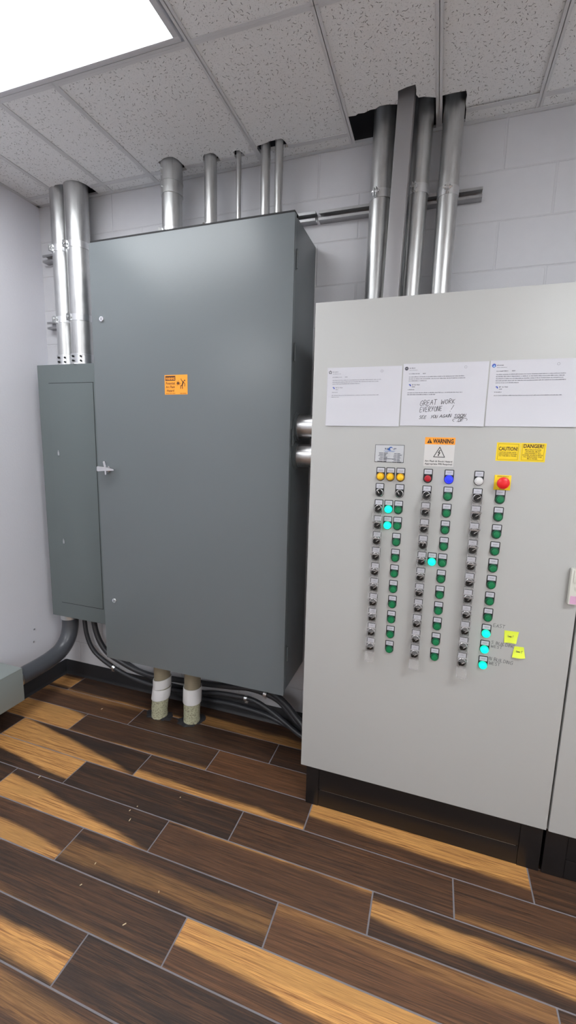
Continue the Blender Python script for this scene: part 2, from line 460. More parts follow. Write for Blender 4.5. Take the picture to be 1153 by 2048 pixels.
TOP = H+.45
mb = MB(); mb.box(-.1, RX+.1, -.15, 0, -.1, H+.006); mb.mi = 1; mb.box(-.1, RX+.1, -.15, 0, H+.006, TOP)   # unpainted above the lay-in ceiling; plenum shade is put into its near-black colour
struct(mb.build('wall_back', ['block_wall_paint', 'plenum_shade']))
struct(MB().box(-.15, 0, 0, RD, -.1, TOP).build('wall_left', 'left_wall_paint'))
struct(MB().box(RX, RX+.1, 0, RD, -.1, TOP).build('wall_right', 'room_wall_paint'))
struct(MB().box(-.15, RX+.1, RD, RD+.1, -.1, TOP).build('wall_front', 'room_wall_paint'))
# baseboards: black cove base
def cove(prof, axis, a, b_):
    mb = MB(); vs = []
    for t_ in (a, b_):
        vs.append([mb.bm.verts.new((t_, -o, z) if axis == 'x' else (o, -t_, z)) for o, z in prof])
    n = len(prof)
    for i in range(n): mb._f([vs[0][i], vs[1][i], vs[1][(i+1) % n], vs[0][(i+1) % n]])
    mb._f(vs[0]); mb._f(vs[1]); return mb
prof = [(0, 0), (.014, 0), (.012, .004), (.007, .011), (.005, .02), (.004, .098), (.002, .102), (0, .102)]
struct(cove(prof, 'x', .004, RX).build('baseboard_back', 'black_rubber'))
struct(cove(prof, 'd', .004, RD).build('baseboard_left', 'black_rubber'))

# ceiling: lay-in tiles (pattern of the ceiling) with the openings cut for the conduits, dark deck above
XL = [0, .2273, .5442, .8429, 1.4449, 1.8869, 2.2576, 2.6345, 3.1, 3.7, 4.3, 4.9, RX]
DL = [0, .0855, .68, 1.29, 1.9, 2.51, 3.12, 3.73, 4.34, 4.95, RD]
hb = .012
# far edge of the first deep row, as (x,d) contour per cell, left to right; the wall side is cut away around pipes
e0 = DL[1]+hb-.004
cut = {
 0: [(.2153-.0, e0)],
 1: [(.2393, .130), (.258, .150), (.262, .137), (.285, .1505), (.32, .149), (.336, .143), (.352, .158), (.38, .1655), (.412, .161), (.438, .142), (.452, .112), (.456, e0)],
 3: [(.945, e0), (.948, .158), (.965, .163), (.992, .176), (1.02, .179), (1.04, .172), (1.052, .15), (1.056, e0),
     (1.165, e0), (1.18, .128), (1.195, .143), (1.23, .1465), (1.246, .135), (1.252, e0),
     (1.332, e0), (1.337, .121), (1.352, .128), (1.368, .124), (1.380, e0)],
 4: [(1.4575, e0+.02), (1.462, .128), (1.49, .131), (1.53, .140), (1.585, .1425), (1.592, .135), (1.60, e0)],
 5: [(1.8990, .186), (1.929, .1835), (1.94, .191), (1.965, .188), (1.99, .197), (2.012, .197), (2.03, .207), (2.06, .206), (2.100, .194),
     (2.106, .262), (2.14, .272), (2.172, .275), (2.175, .24), (2.172, .226), (2.181, .206), (2.20, .206), (2.2456, .187)],
 6: [(2.2696, .184), (2.31, .186), (2.356, .183), (2.361, .150), (2.357, .115), (2.361, e0-.012)],
}
mb = MB()
lights_cells = [(0, 1), (0, 5), (8, 3), (8, 7)]      # (first x cell, d cell) covered by 2x4 lights
def is_light(i, j):
    if j in (1, 5) and i in (0, 1, 2, 3): return (j == 1 and i in (0, 1, 2, 3)) or j == 5
    return (i in (8, 9) and j in (2, 3))
LIGHTS = [(.2, 1.42, .702, 1.282), (.2, 1.42, 3.14, 3.72), (3.115, 4.285, 1.912, 2.498), (3.715, 4.885, 4.36, 4.94)]
def in_light(x0, x1, d0, d1):
    return any(x0 >= a-.08 and x1 <= b_+.08 and d0 >= c-.08 and d1 <= e+.08 for a, b_, c, e in LIGHTS)
zt = H+.003
for i in range(len(XL)-1):
    for j in range(len(DL)-1):
        x0, x1, d0, d1 = XL[i]+(hb-.004 if i else 0), XL[i+1]-hb+.004, DL[j]+(hb-.004 if j else 0), DL[j+1]-hb+.004
        if in_light(max(XL[i], .2), XL[i+1], DL[j], DL[j+1]) and XL[i+1] > .3: continue
        if j == 0:
            if i == 5: continue                          # open wall-side strip around the riser conduits
            if i == 1: segs = [(.458, x1)]
            elif i == 3: segs = [(x0, x1)]
            elif i == 6: segs = [(2.361, x1)]
            else: segs = [(x0, x1)]
            for a, b_ in segs:
                if i == 3:
                    mb.slab([(x0, 0), (x0, d1), (.93, d1), (.942, .064), (1.05, .062), (1.06, d1), (1.17, d1), (1.18, .078), (1.25, .078), (1.26, d1), (x1, d1), (x1, 0)], zt, zt+.015)
                elif i == 4:
                    mb.slab([(x0, 0), (x0, d1), (1.465, d1), (1.47, .08), (1.59, .08), (1.60, d1), (x1, d1), (x1, 0)], zt, zt+.015)
                else: mb.box(a, b_, 0, d1, zt, zt+.015)
            continue
        if j == 1 and i in cut and i != 0:
            con = cut[i]
            poly = [(x0, d1)]
            if con[0][1] <= e0+.001: poly.append((x0, e0))
            con2 = [(max(x0, min(x1, a)), b_) for a, b_ in con]
            if con[0][1] > e0+.001 and con2[0][0] > x0+.001: poly.append((x0, con2[0][1]))
            poly += con2
            if con[-1][1] <= e0+.001: poly.append((x1, e0 if i != 6 else e0-.006))
            elif con2[-1][0] < x1-.001: poly.append((x1, con2[-1][1]))
            poly.append((x1, d1))
            q = [poly[0]]
            for p_ in poly[1:]:
                if abs(p_[0]-q[-1][0])+abs(p_[1]-q[-1][1]) > 1e-4: q.append(p_)
            mb.slab(q, zt+(.004 if i == 6 else 0), zt+.018)
        else:
            mb.box(x0, x1, d0, d1, zt, zt+.015)
mb.mi = 1
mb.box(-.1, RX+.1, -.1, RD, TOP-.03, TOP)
ce = struct(mb.build('ceiling', ['ceiling_tile', 'plenum_shade']))
# T-bar grid and wall angle
mb = MB()
for i, x in enumerate(XL[1:-1], 1):
    dd = [(.0, RD)]
    if x < .8: dd = [(.0, .69), (1.29, 3.12), (3.73, RD)]
    elif abs(x-.8429) < .01: dd = [(.0, .69), (1.29, 3.12), (3.73, RD)]
    elif abs(x-4.3) < .01: dd = [(0, 4.34), (4.95, RD)]
    elif abs(x-3.7) < .01: dd = [(0, 1.9), (2.51, RD)]
    for a, b_ in dd:
        mb.box(x-hb, x+hb, a, b_, H, H+.0022); mb.box(x-.001, x+.001, a, b_, H, H+.035)
for j, d_ in enumerate(DL[1:-1], 1):
    segs = [(0, RX)]
    if j == 1: segs = [(0, .2393), (.459, .945), (1.056, 1.165), (1.252, 1.332), (1.38, 1.457), (1.60, 1.899), (2.361, RX)]
    for a, b_ in segs:
        mb.box(a, b_, d_-hb, d_+hb, H+.0004, H+.0024)
        if j > 1: mb.box(a, b_, d_-.001, d_+.001, H, H+.035)
struct(mb.build('trim_1', 'white_metal_trim'))
mb = MB()
mb.box(0, RX, 0, .021, H-.0004, H+.0012); mb.box(0, RX, 0, .0016, H, H+.024)
mb.box(0, .021, 0, RD, H-.0004, H+.0012); mb.box(0, .0016, 0, RD, H, H+.024)
struct(mb.build('trim_2', 'white_metal_trim'))

# LED flat panels
lab = ['bright LED flat panel in the ceiling above the grey cabinet',
       'bright LED flat panel behind the viewer near the left wall',
       'bright LED flat panel over the right side of the room',
       'added unseen LED flat panel over the far right corner behind the viewer']  # last panel is added out of view to bounce light off the far walls
for (a, b_, c, e), lb in zip(LIGHTS, lab):
    t_ = thing('ceiling_light', lb, 'light', (a+b_)/2, (c+e)/2, H-.004, 'flat panels in the ceiling')
    mb = MB(); w = .017
    for q in ((a-.004, b_+.004, c-.004, c+w), (a-.004, b_+.004, e-w, e+.004), (a-.004, a+w, c+w, e-w), (b_-w, b_+.004, c+w, e-w)):
        mb.box(*q, H-.004, H+.02, .0015)
    mb.build('light_frame', 'light_frame_paint', t_)
    MB().box(a+w, b_-w, c+w, e-w, H-.0005, H+.008).build('diffuser', 'panel_light' if c < 1 else 'panel_light_strong', t_)

# ------------------------------------------------------------------ grey disconnect cabinet on the wall
G = thing('electrical_cabinet', 'large dark grey wall-mounted steel cabinet with one tall door and orange warning sticker', 'cabinet', 1.2, .18, .414)
gx0, gx1, gz0, gz1, gd = .677, 1.732, .414, 2.563, .3535
mb = MB(); mb.box(.690, 1.7235, .002, .330, gz0+.004, gz1+.004, .002)
mb.build('enclosure_body', 'grey_cabinet_paint', G)
MB().box(.684, 1.729, .30, .350, gz1+.0005, gz1+.009, .001).build('door_gasket', 'black_gasket', G)
dr = MB().box(gx0, gx1, .331, gd, gz0, gz1, .003).build('door', 'grey_cabinet_paint', G)
for z in (2.395, 2.02, 1.655, .62):
    mb = MB(); mb.cyl((1.7345, .322, z-.038), (1.7345, .322, z+.038), .0045, seg=12)
    mb.box(1.7235, 1.7265, .300, .326, z-.034, z+.034)
    mb.build('hinge', 'grey_cabinet_paint', G)
for z in (2.2105, .7596):
    x = .7393 if z > 1 else .7472
    mb = MB(); mb.lathe_d(x, z, [(.0135, 0), (.0135, .003), (.0115, .006), (0, .0065)], gd)
    mb.mi = 1; mb.box(x-.0012, x+.0012, gd+.0055, gd+.0072, z-.006, z+.006)
    mb.build('door_latch', ['chrome', 'black_plastic'], G)
mb = MB()
hx, hz = .7405, 1.4743
mb.lathe_d(hx, hz, [(.017, 0), (.017, .006), (.011, .010), (.010, .026), (0, .028)], gd)
# tapering lever
def taper(mb, pts, d0, d1):
    mb.prism(pts, d0, d1)
taper(mb, [(.696, hz+.010), (.700, hz+.0135), (.745, hz+.0115), (.798, hz+.003), (.803, hz-.001), (.800, hz-.005), (.745, hz-.0085), (.700, hz-.0125), (.695, hz-.009)], gd+.021, gd+.032)
taper(mb, [(.706, hz+.004), (.745, hz+.0045), (.785, hz+.0005), (.745, hz-.0025), (.706, hz-.005)], gd+.031, gd+.036)
taper(mb, [(.733, hz+.010), (.7265, hz+.036), (.731, hz+.041), (.739, hz+.040), (.746, hz+.012)], gd+.012, gd+.022)
taper(mb, [(.736, hz-.008), (.7365, hz-.027), (.741, hz-.030), (.745, hz-.027), (.7455, hz-.008)], gd+.012, gd+.022)
mb.build('door_handle', 'chrome', G)
# orange sticker
lb = MB().box(1.094, 1.2185, gd, gd+.0006, 1.845, 1.935).build('warning_label', 'sticker_orange', G)
dd = gd+.0009
mb = MB(); mb.box(1.098, 1.153, gd+.0006, dd, 1.9085, 1.9305); mb.build('label_banner', 'sticker_brown', lb)
mb = MB(); mb.text('WARNING', 1.1255, 1.9125, .0165, dd+.0003, 'CENTER', bold=.03, fit=.050); mb.build('banner_lettering', 'sticker_orange', lb)
mb = MB()
for i, s_ in enumerate(('Potential', 'Arc Flash', 'Hazard')):
    mb.text(s_, 1.1255, 1.8915-i*.0168, .0158, dd, 'CENTER', bold=.015, fit=(.048, .049, .040)[i])
for x0, x1 in ((1.099, 1.118), (1.120, 1.134), (1.136, 1.152), (1.178, 1.190), (1.192, 1.212)): mb.box(x0, x1, gd+.0006, dd, 1.8492, 1.8508)
# flash burst and recoiling figure
import itertools
bx, bz_ = 1.168, 1.8965
star = []
for k in range(18):
    r_ = .0135 if k % 2 == 0 else .0045
    r_ *= 1+.25*math.sin(k*2.1); star.append((bx+r_*math.cos(k*PI/9), bz_+r_*math.sin(k*PI/9)))
mb.prism(star, gd+.0006, dd)
def limb(pts, w): mb.stroke(pts, w, dd-.0002)
limb([(1.196, 1.903), (1.190, 1.886)], .0060); limb([(1.196, 1.902), (1.187, 1.909), (1.184, 1.9165)], .0028)
limb([(1.197, 1.901), (1.205, 1.893), (1.204, 1.882)], .0028); limb([(1.190, 1.886), (1.192, 1.872)], .0036); limb([(1.190, 1.886), (1.182, 1.884), (1.1815, 1.872)], .0032)
limb([(1.174, 1.892), (1.180, 1.896)], .002)
hd = [(1.2035+.0034*math.cos(k*PI/6), 1.9085+.0034*math.sin(k*PI/6)) for k in range(12)]; mb.prism(hd, gd+.0006, dd)
mb.build('label_lettering', 'sticker_brown', lb)

# ------------------------------------------------------------------ dark panelboard at the left
P = thing('breaker_panel', 'narrow dark grey breaker panel in the corner, left of the big grey cabinet', 'electrical panel', .31, .085, .51)
mb = MB(); mb.box(.105, .6, .002, .160, .515, 2.036, .001); mb.build('enclosure_body', 'dark_cabinet_paint', P)
mb = MB(); mb.box(.0965, .612, .160, .170, .508, 2.042, .0012); mb.build('trim_front', 'dark_cabinet_paint', P)
mb = MB(); mb.box(.178, .498, .1702, .1716, .6045, 1.9375, .0005); mb.build('door', 'dark_cabinet_paint', P)
mb = MB()   # raised black strips painted in as the shadow line round the door opening
mb.box(.178, .5005, .1695, .1712, 1.9378, 1.9402); mb.box(.4985, .5010, .1695, .1712, .6045, 1.9402); mb.box(.178, .5005, .1695, .1712, .6020, .6044)
mb.build('door_gap_shadow', 'black_gasket', P)
for z in (1.5377, 1.0017):
    x = .2235
    mb = MB(); mb.box(x-.009, x+.009, .1716, .1725, z-.019, z+.019, .0004)
    mb.mi = 1; mb.box(x-.0055, x+.0055, .1722, .1745, z-.015, z+.006, .001); mb.lathe_d(x, z+.011, [(.004, 0), (.004, .002), (0, .0022)], .1724, 12)
    mb.build('slide_latch', ['dark_cabinet_paint', 'zinc'], P)

# ------------------------------------------------------------------ small gutter box low on the left wall
J = thing('junction_box', 'low light grey steel box on the left wall near the floor', 'junction box', .1, .85, .127)
MB().box(.001, .193, .4975, 1.35, .130, .318, .002).build('box_body', 'box_paint', J)
mb = MB(); mb.box(.193, .2, .4925, 1.352, .127, .3195, .001); mb.box(.0, .2, .4925, 1.352, .3185, .3246, .001); mb.build('box_cover', 'box_paint', J)
mb = MB(); mb.cyl((.147, .492, .246), (.147, .482, .246), .053, seg=28); mb.build('conduit_hub', 'zinc', J)

# ------------------------------------------------------------------ conduits
def strap(parent, cx, cd, z, r, ang, wd=.034):
    """two-piece strut clamp: band round the conduit with bolted ears at angle ang (from +x towards the room)"""
    mb = MB(); ri, ro = r+.0003, r+.0026; n = 40; prev = None
    for k in range(n+1):
        a = 2*PI*k/n
        cx_, sy_ = math.cos(a), math.sin(a)
        ring = [mb.bm.verts.new((cx+rd*cx_, -(cd+rd*sy_), z+dz)) for rd, dz in ((ri, -wd/2), (ro, -wd/2), (ro, wd/2), (ri, wd/2))]
        if prev:
            for i in range(4): mb._f([prev[i], prev[(i+1) % 4], ring[(i+1) % 4], ring[i]])
        prev = ring
    b_ = mb.build('pipe_clamp', 'zinc', parent)
    mb = MB()
    ca, sa_ = math.cos(ang), math.sin(ang); tx, td = -sa_, ca
    for sg in (-1, 1):
        for (o0, o1) in ((.004, .0065),):
            pts = [(cx+ca*(r+.000)+tx*sg*o0, cd+sa_*r+td*sg*o0), (cx+ca*(r+.020)+tx*sg*o0, cd+sa_*(r+.020)+td*sg*o0),
                   (cx+ca*(r+.020)+tx*sg*o1, cd+sa_*(r+.020)+td*sg*o1), (cx+ca*r+tx*sg*o1, cd+sa_*r+td*sg*o1)]
            mb.slab(pts, z-wd/2, z+wd/2)
    px, pd = cx+ca*(r+.012), cd+sa_*(r+.012)
    mb.cyl((px-tx*.018, pd-td*.018, z+.002), (px+tx*.018, pd+td*.018, z+.002), .0032, seg=10)
    mb.cyl((px-tx*.012, pd-td*.012, z+.002), (px-tx*.0065, pd-td*.0065, z+.002), .0075, seg=6)
    mb.cyl((px+tx*.0065, pd+td*.0065, z+.002), (px+tx*.012, pd+td*.012, z+.002), .0085, seg=12)
    mb.build('clamp_bolt', 'zinc', b_)
UPZ = TOP-.06
def conduit(lb, cx, cd, z0, r, mat='galvanised', topshift=0., group='steel conduits rising through the ceiling', z1=UPZ):
    t_ = thing('metal_conduit', lb, 'conduit', cx, cd, z0, group)
    MB().cyl((cx, cd, z0), (cx+topshift, cd, z1), r, seg=48).build('pipe', mat, t_)
    return t_
# left pair into the breaker panel
L1 = conduit('steel conduit with two clamps, nearest the left corner, rising from the breaker panel', .2533, .095, 2.038, .0495)
L2 = conduit('thicker steel conduit with two clamps, just left of the big grey cabinet', .3795, .102, 2.038, .0625)
for z in (2.6735, 2.295):
    strap(L1, .2533, .095, z, .0495, math.radians(118))
    strap(L2, .3795, .102, z, .0625, math.radians(118))
for t_, cx, cd, r in ((L1, .2533, .095, .0495), (L2, .3795, .102, .0625)):
    mb = MB(); mb.cyl((cx, cd, 2.041), (cx, cd, 2.046), r+.013, seg=8); mb.cyl((cx, cd, 2.046), (cx, cd, 2.098), r+.0035, seg=44); mb.cyl((cx, cd, 2.094), (cx, cd, 2.100), r+.006, seg=44)
    c_ = mb.build('set_screw_connector', 'zinc', t_)
    for a in (100, 60):
        a = math.radians(a)
        for z in (2.060, 2.084):
            x_, d_ = cx+math.cos(a)*r, cd+math.sin(a)*r
            MB().cyl((x_, d_, z), (x_+math.cos(a)*.012, d_+math.sin(a)*.012, z), .0055, seg=8).build('set_screw', 'black_gasket', c_)
# five entering the top of the grey cabinet
mids = [('thick steel conduit with a coupling ring, leftmost of five on top of the grey cabinet', .995, .115, .0505),
        ('medium steel conduit, second from the left on top of the grey cabinet', 1.2115, .110, .0305),
        ('thinnest steel conduit, in the middle of the five on the grey cabinet', 1.3590, .105, .0118),
        ('medium steel conduit, fourth from the left on top of the grey cabinet', 1.4965, .105, .0225),
        ('slim steel conduit, rightmost of five on top of the grey cabinet', 1.5680, .118, .0188)]
for i, (lb, cx, cd, r) in enumerate(mids):
    t_ = conduit(lb, cx, cd, gz1, r)
    mb = MB(); zb = gz1+.004
    mb.cyl((cx, cd, zb), (cx, cd, zb+.009), r+.010, seg=8 if r > .02 else 6)
    mb.cyl((cx, cd, zb+.009), (cx, cd, zb+.030), r+.003, seg=32)
    c_ = mb.build('conduit_connector', 'zinc', t_)
    if i != 2:
        a = math.radians(140 if i == 0 else 125)
        mb = MB(); zc = 2.668 if i < 3 else 2.655
        n = 32; prev = None
        for k in range(n+1):
            aa = 2*PI*k/n
            ring = [mb.bm.verts.new((cx+rd*math.cos(aa), -(cd+rd*math.sin(aa)), zc+dz)) for rd, dz in ((r+.0003, -.014), (r+.0025, -.014), (r+.0025, .014), (r+.0003, .014))]
            if prev:
                for q in range(4): mb._f([prev[q], prev[(q+1) % 4], ring[(q+1) % 4], ring[q]])
            prev = ring
        b_ = mb.build('pipe_clamp', 'zinc', t_)
        mb = MB(); ca, sa_ = math.cos(a), math.sin(a); tx, td = -sa_, ca
        sc_ = 1.0 if i == 0 else .75
        for sg in (-1, 1):
            mb.slab([(cx+ca*r+tx*sg*.003, cd+sa_*r+td*sg*.003), (cx+ca*(r+.02*sc_)+tx*sg*.003, cd+sa_*(r+.02*sc_)+td*sg*.003),
                     (cx+ca*(r+.02*sc_)+tx*sg*.0055, cd+sa_*(r+.02*sc_)+td*sg*.0055), (cx+ca*r+tx*sg*.0055, cd+sa_*r+td*sg*.0055)], zc-.014, zc+.014)
        px, pd = cx+ca*(r+.012*sc_), cd+sa_*(r+.012*sc_)
        mb.cyl((px-tx*.016, pd-td*.016, zc), (px+tx*.016, pd+td*.016, zc), .003, seg=8)
        mb.cyl((px-tx*.0105, pd-td*.0105, zc), (px-tx*.0055, pd-td*.0055, zc), .0075*sc_+.001, seg=6)
        mb.build('clamp_bolt', 'zinc', b_)
    if i == 0:
        mb = MB(); mb.cyl((cx, cd, 2.838), (cx, cd, UPZ-.05), r+.0035, seg=44); mb.cyl((cx, cd, 2.892), (cx, cd, 2.897), r+.0058, seg=44); mb.cyl((cx, cd, 2.836), (cx, cd, 2.841), r+.005, seg=44)
        c_ = mb.build('conduit_coupling', 'galvanised', t_)
        a = math.radians(118)
        for z in (2.865, 2.915, 2.945):
            x_, d_ = cx+math.cos(a)*(r+.002), cd+math.sin(a)*(r+.002)
            MB().cyl((x_, d_, z), (x_+math.cos(a)*.009, d_+math.sin(a)*.009, z), .006, seg=8).build('set_screw', 'zinc', c_)
# right group into the tall light cabinet
wt = 2.150
R1 = conduit('thick steel conduit, leftmost of the group on top of the light grey cabinet', 2.0345, .100, wt, .0475, topshift=.008)
R3 = conduit('thick steel conduit directly right of the flat rectangular duct', 2.188, .100, wt, .0415, topshift=.014)
R4 = conduit('thick steel conduit, rightmost of the group on top of the light grey cabinet', 2.3135, .100, wt, .0410, topshift=.003)
strap(R1, 2.0400, .100, 2.692, .0475, math.radians(108))
strap(R3, 2.1955, .100, 2.692, .0415, math.radians(108))
strap(R4, 2.3150, .100, 2.668, .0410, math.radians(92))
t_ = thing('rectangular_duct', 'flat-faced grey rectangular steel duct standing between the round conduits', 'duct', 2.117, .18, wt)
mb = MB(); mb.box(0, .0655, .152, .210, 0, 1, .006)
for v in mb.bm.verts:
    zz = wt+v.co.z*(UPZ-wt); sh = 2.0815+(zz-2.15)*(.0200/.9); v.co.z = zz; v.co.x += sh
mb.build('duct_body', 'duct_paint', t_)

# strut channel: C profile open toward the room
def strut(lb, x0, x1, zc, mat='strut_steel'):
    t_ = thing('strut_channel', lb, 'strut', (x0+x1)/2, .02, zc, 'slotted strut channels bolted to the block wall')
    h = .0205; th = .0026; dp = .041
    prof = [(0, -h), (dp, -h), (dp, -h+.0115), (dp-.007, -h+.0115), (dp-.007, -h+.0115-.0026), (dp-th, -h+.0089), (dp-th, -h+th), (th, -h+th),
            (th, h-th), (dp-th, h-th), (dp-th, h-.0089), (dp-.007, h-.0089), (dp-.007, h-.0115), (dp, h-.0115), (dp, h), (0, h)]
    mb = MB(); A_ = [mb.bm.verts.new((x0, -(d_+.0002), zc+z)) for d_, z in prof]; B_ = [mb.bm.verts.new((x1, -(d_+.0002), zc+z)) for d_, z in prof]
    n = len(prof)
    for i in range(n): mb._f([A_[i], A_[(i+1) % n], B_[(i+1) % n], B_[i]])
    tris = tessellate_polygon([[Vector((d_, z, 0)) for d_, z in prof]])
    for tr_ in tris: mb._f([A_[i] for i in tr_]); mb._f([B_[i] for i in reversed(tr_)])
    mb.build('channel', mat, t_, sharp=20)
    x = x0+.055
    while x < x1-.02:
        MB().lathe_d(x, zc, [(.008, 0), (.008, .005), (.004, .0065), (0, .0068)], th+.001, 12).build('anchor_screw', 'zinc', t_); x += .32
strut('upper short strut channel behind the two left conduits', .05, .47, 2.672, 'strut_steel')
strut('lower short strut channel behind the two left conduits', .055, .47, 2.297, 'strut_steel')
strut('strut channel end sticking out behind the top right of the grey cabinet', .93, 1.727, 2.690)
strut('long strut channel behind the thick conduits on the right', 1.7425, 2.452, 2.688)

# big grey elbow from panel to box
t_ = thing('grey_elbow_conduit', 'thick glossy grey plastic elbow curving from the dark panel to the low box', 'conduit', .15, .25, .2)
pts = [(.150, .088, .52), (.150, .088, .455), (.151, .094, .395), (.153, .122, .330), (.155, .180, .280), (.152, .260, .256), (.15, .34, .248), (.148, .42, .246), (.147, .4915, .246)]
MB().ringpath(smoothpath(pts, 8), .0500, 36).build('elbow', 'grey_pvc', t_)
mb = MB(); mb.cyl((.150, .088, .465), (.150, .088, .508), .055, seg=36); mb.cyl((.150, .088, .495), (.150, .088, .508), .062, seg=10)
mb.build('conduit_connector', 'zinc', t_)

# flexible conduits along the wall foot
def flex(lb, pts, r, clips=()):
    t_ = thing('flexible_conduit', lb, 'conduit', *pts[0], 'dark flexible conduits along the foot of the block wall')
    P_ = smoothpath(pts, 14)
    Q = []
    R = []
    for a, b_ in zip(P_, P_[1:]):
        L = (b_-a).length; n = max(1, int(L/.0045))
        for k in range(n): Q.append(a.lerp(b_, k/n)); R.append(r*(1+(.035 if len(R) % 2 else -.02)))
    Q.append(P_[-1]); R.append(r)
    MB().ringpath(Q, R, 18).build('conduit_jacket', 'flexible_conduit', t_, sharp=60)
    for (x, d_, z, ax) in clips:
        mb = MB(); pr = None
        dirv = Vector(ax).normalized(); up = Vector((0, -1, 0)).cross(dirv).normalized(); out = Vector((0, -1, 0))
        c0 = W(x, d_, z)
        for k in range(13):
            a = -PI*.5+PI*k/12
            n_ = up*math.sin(a)+out*math.cos(a)
            ring = [mb.bm.verts.new(c0+n_*rd+dirv*dz) for rd, dz in ((r+.0005, -.009), (r+.003, -.009), (r+.003, .009), (r+.0005, .009))]
            if pr:
                for q in range(4): mb._f([pr[q], pr[(q+1) % 4], ring[(q+1) % 4], ring[q]])
            pr = ring
        e_ = c0-up*(r+.010); mb.box(e_.x-.009, e_.x+.009, .0045, -e_.y, e_.z-.009, e_.z+.009, .001)
        mb.cyl((e_.x, -e_.y, e_.z), (e_.x, -e_.y+.006, e_.z), .005, seg=6)
        mb.build('pipe_strap', 'zinc', t_)
flex('thin dark flexible conduit curving from the panel and along the baseboard, lowest of the bundle',
     [(.232, .050, .514), (.232, .050, .44), (.2435, .050, .345), (.278, .050, .262), (.340, .050, .205), (.45, .050, .152), (.57, .050, .115), (.72, .050, .093), (.9, .042, .085), (1.05, .042, .100), (1.2, .045, .134),
      (1.36, .050, .149), (1.45, .052, .146), (1.54, .062, .122), (1.64, .085, .088), (1.76, .12, .050), (1.893, .14, .034)], .0138,
     [(.4536, .050, .151, (1, 0, -.45)), (1.40, .051, .150, (1, 0, .0))])
flex('dark flexible conduit dropping beside the panel edge and passing behind the grey cabinet',
     [(.318, .060, .514), (.318, .060, .46), (.330, .060, .39), (.362, .060, .315), (.42, .060, .252), (.50, .058, .215), (.62, .055, .175), (.75, .050, .155), (.9, .028, .150), (1.1, .028, .165), (1.3, .05, .2), (1.42, .06, .222), (1.53, .062, .213),
      (1.61, .065, .188), (1.672, .075, .140), (1.73, .09, .100), (1.80, .10, .082), (1.893, .11, .070)], .0170, [(1.525, .062, .213, (1, 0, -.15))])
flex('dark flexible conduit running high behind the grey cabinet, then down to the right',
     [(.95, .030, .33), (1.15, .035, .285), (1.35, .045, .262), (1.5, .06, .258), (1.58, .078, .236), (1.66, .092, .195), (1.73, .11, .142), (1.81, .145, .100), (1.893, .17, .082)], .0175)
flex('thin dark flexible conduit sagging beside the lowest one at the baseboard',
     [(.388, .024, .514), (.40, .024, .40), (.43, .026, .30), (.49, .026, .225), (.57, .022, .17), (.7, .020, .128), (.8, .021, .090), (.9, .022, .062), (1.1, .022, .058), (1.3, .022, .068), (1.5, .03, .060), (1.64, .048, .040), (1.75, .07, .030), (1.893, .08, .030)], .0135)

# PVC stubs from the floor into the cabinet
def pvc(lb, xb, db, xt, dt, tilt, doubled):
    t_ = thing('plastic_pipe', lb, 'pipe', xb, db, 0, 'beige plastic pipes between floor and grey cabinet')
    r = .0470
    def at_(z):
        k = max(0, min(1, (z-.03)/.2)); k = k*k*(3-2*k); return (xb+(xt-xb)*k, db+(dt-db)*k, z)
    MB().ringpath([W(*at_(z)) for z in (.19, .24, .30, .36, gz0+.004)], r, 40).build('upper_pipe', 'beige_pvc', t_)
    mb = MB(); Z = [0, .015, .03, .045, .06, .08, .10, .12, .14, .16, .18, .2]
    mb.ringpath([W(*at_(z)) for z in Z], [r*(1+.035*wobble(i*1.3, xb)) for i in range(len(Z))], 36).build('lower_pipe', 'crusted_pvc', t_)
    def sleeve(z0, z1, rr_, tl, name='coupling'):
        mb = MB()
        c0, c1 = at_(z0), at_(z1); ri = rr_-.004
        prof = [(rr_-.001, 0), (rr_, .05), (rr_, .95), (rr_-.001, 1), (ri, 1), (ri, 0)]
        seg = 44; cols = []
        for k in range(seg):
            a = 2*PI*k/seg; cc = []
            for rd, q in prof:
                x_ = c0[0]+(c1[0]-c0[0])*q+rd*math.cos(a); d_ = c0[1]+(c1[1]-c0[1])*q+rd*math.sin(a)
                z_ = z0+(z1-z0)*q+tl*(rd*math.cos(a))
                cc.append(mb.bm.verts.new((x_, -d_, z_)))
            cols.append(cc)
        n = len(prof)
        for k in range(seg):
            a, b_ = cols[k], cols[(k+1) % seg]
            for i in range(n): mb._f([a[i], a[(i+1) % n], b_[(i+1) % n], b_[i]])
        mb.build(name, 'white_pvc', t_)
    if doubled:
        sleeve(.188, .245, .0535, .20); sleeve(.118, .186, .0545, .10)
    else: sleeve(.125, .222, .0535, .0)
    # dark sealant smear on the floor
    mb = MB(); rr2 = random.Random(int(xb*100)); n = 30; ring = []
    for k in range(n):
        a = 2*PI*k/n; q = 1+.35*rr2.random()+.25*math.sin(2*a+xb*9); ring.append((xb+(r+.018)*math.cos(a)*q, db+(r+.012)*math.sin(a)*q*.85))
    vs0 = [mb.bm.verts.new((x_, -d_, .0003)) for x_, d_ in ring]; vs1 = [mb.bm.verts.new((xb+(x_-xb)*.72, -(db+(d_-db)*.72), .005)) for x_, d_ in ring]
    for k in range(n): mb._f([vs0[k], vs0[(k+1) % n], vs1[(k+1) % n], vs1[k]])
    mb._f(vs1); mb.build('floor_sealant', 'seal', t_)
pvc('left beige plastic pipe with two tilted white couplings under the grey cabinet', .892, .178, .912, .172, .15, True)
pvc('right beige plastic pipe with one straight white coupling under the grey cabinet', 1.098, .155, 1.106, .155, 0, False)

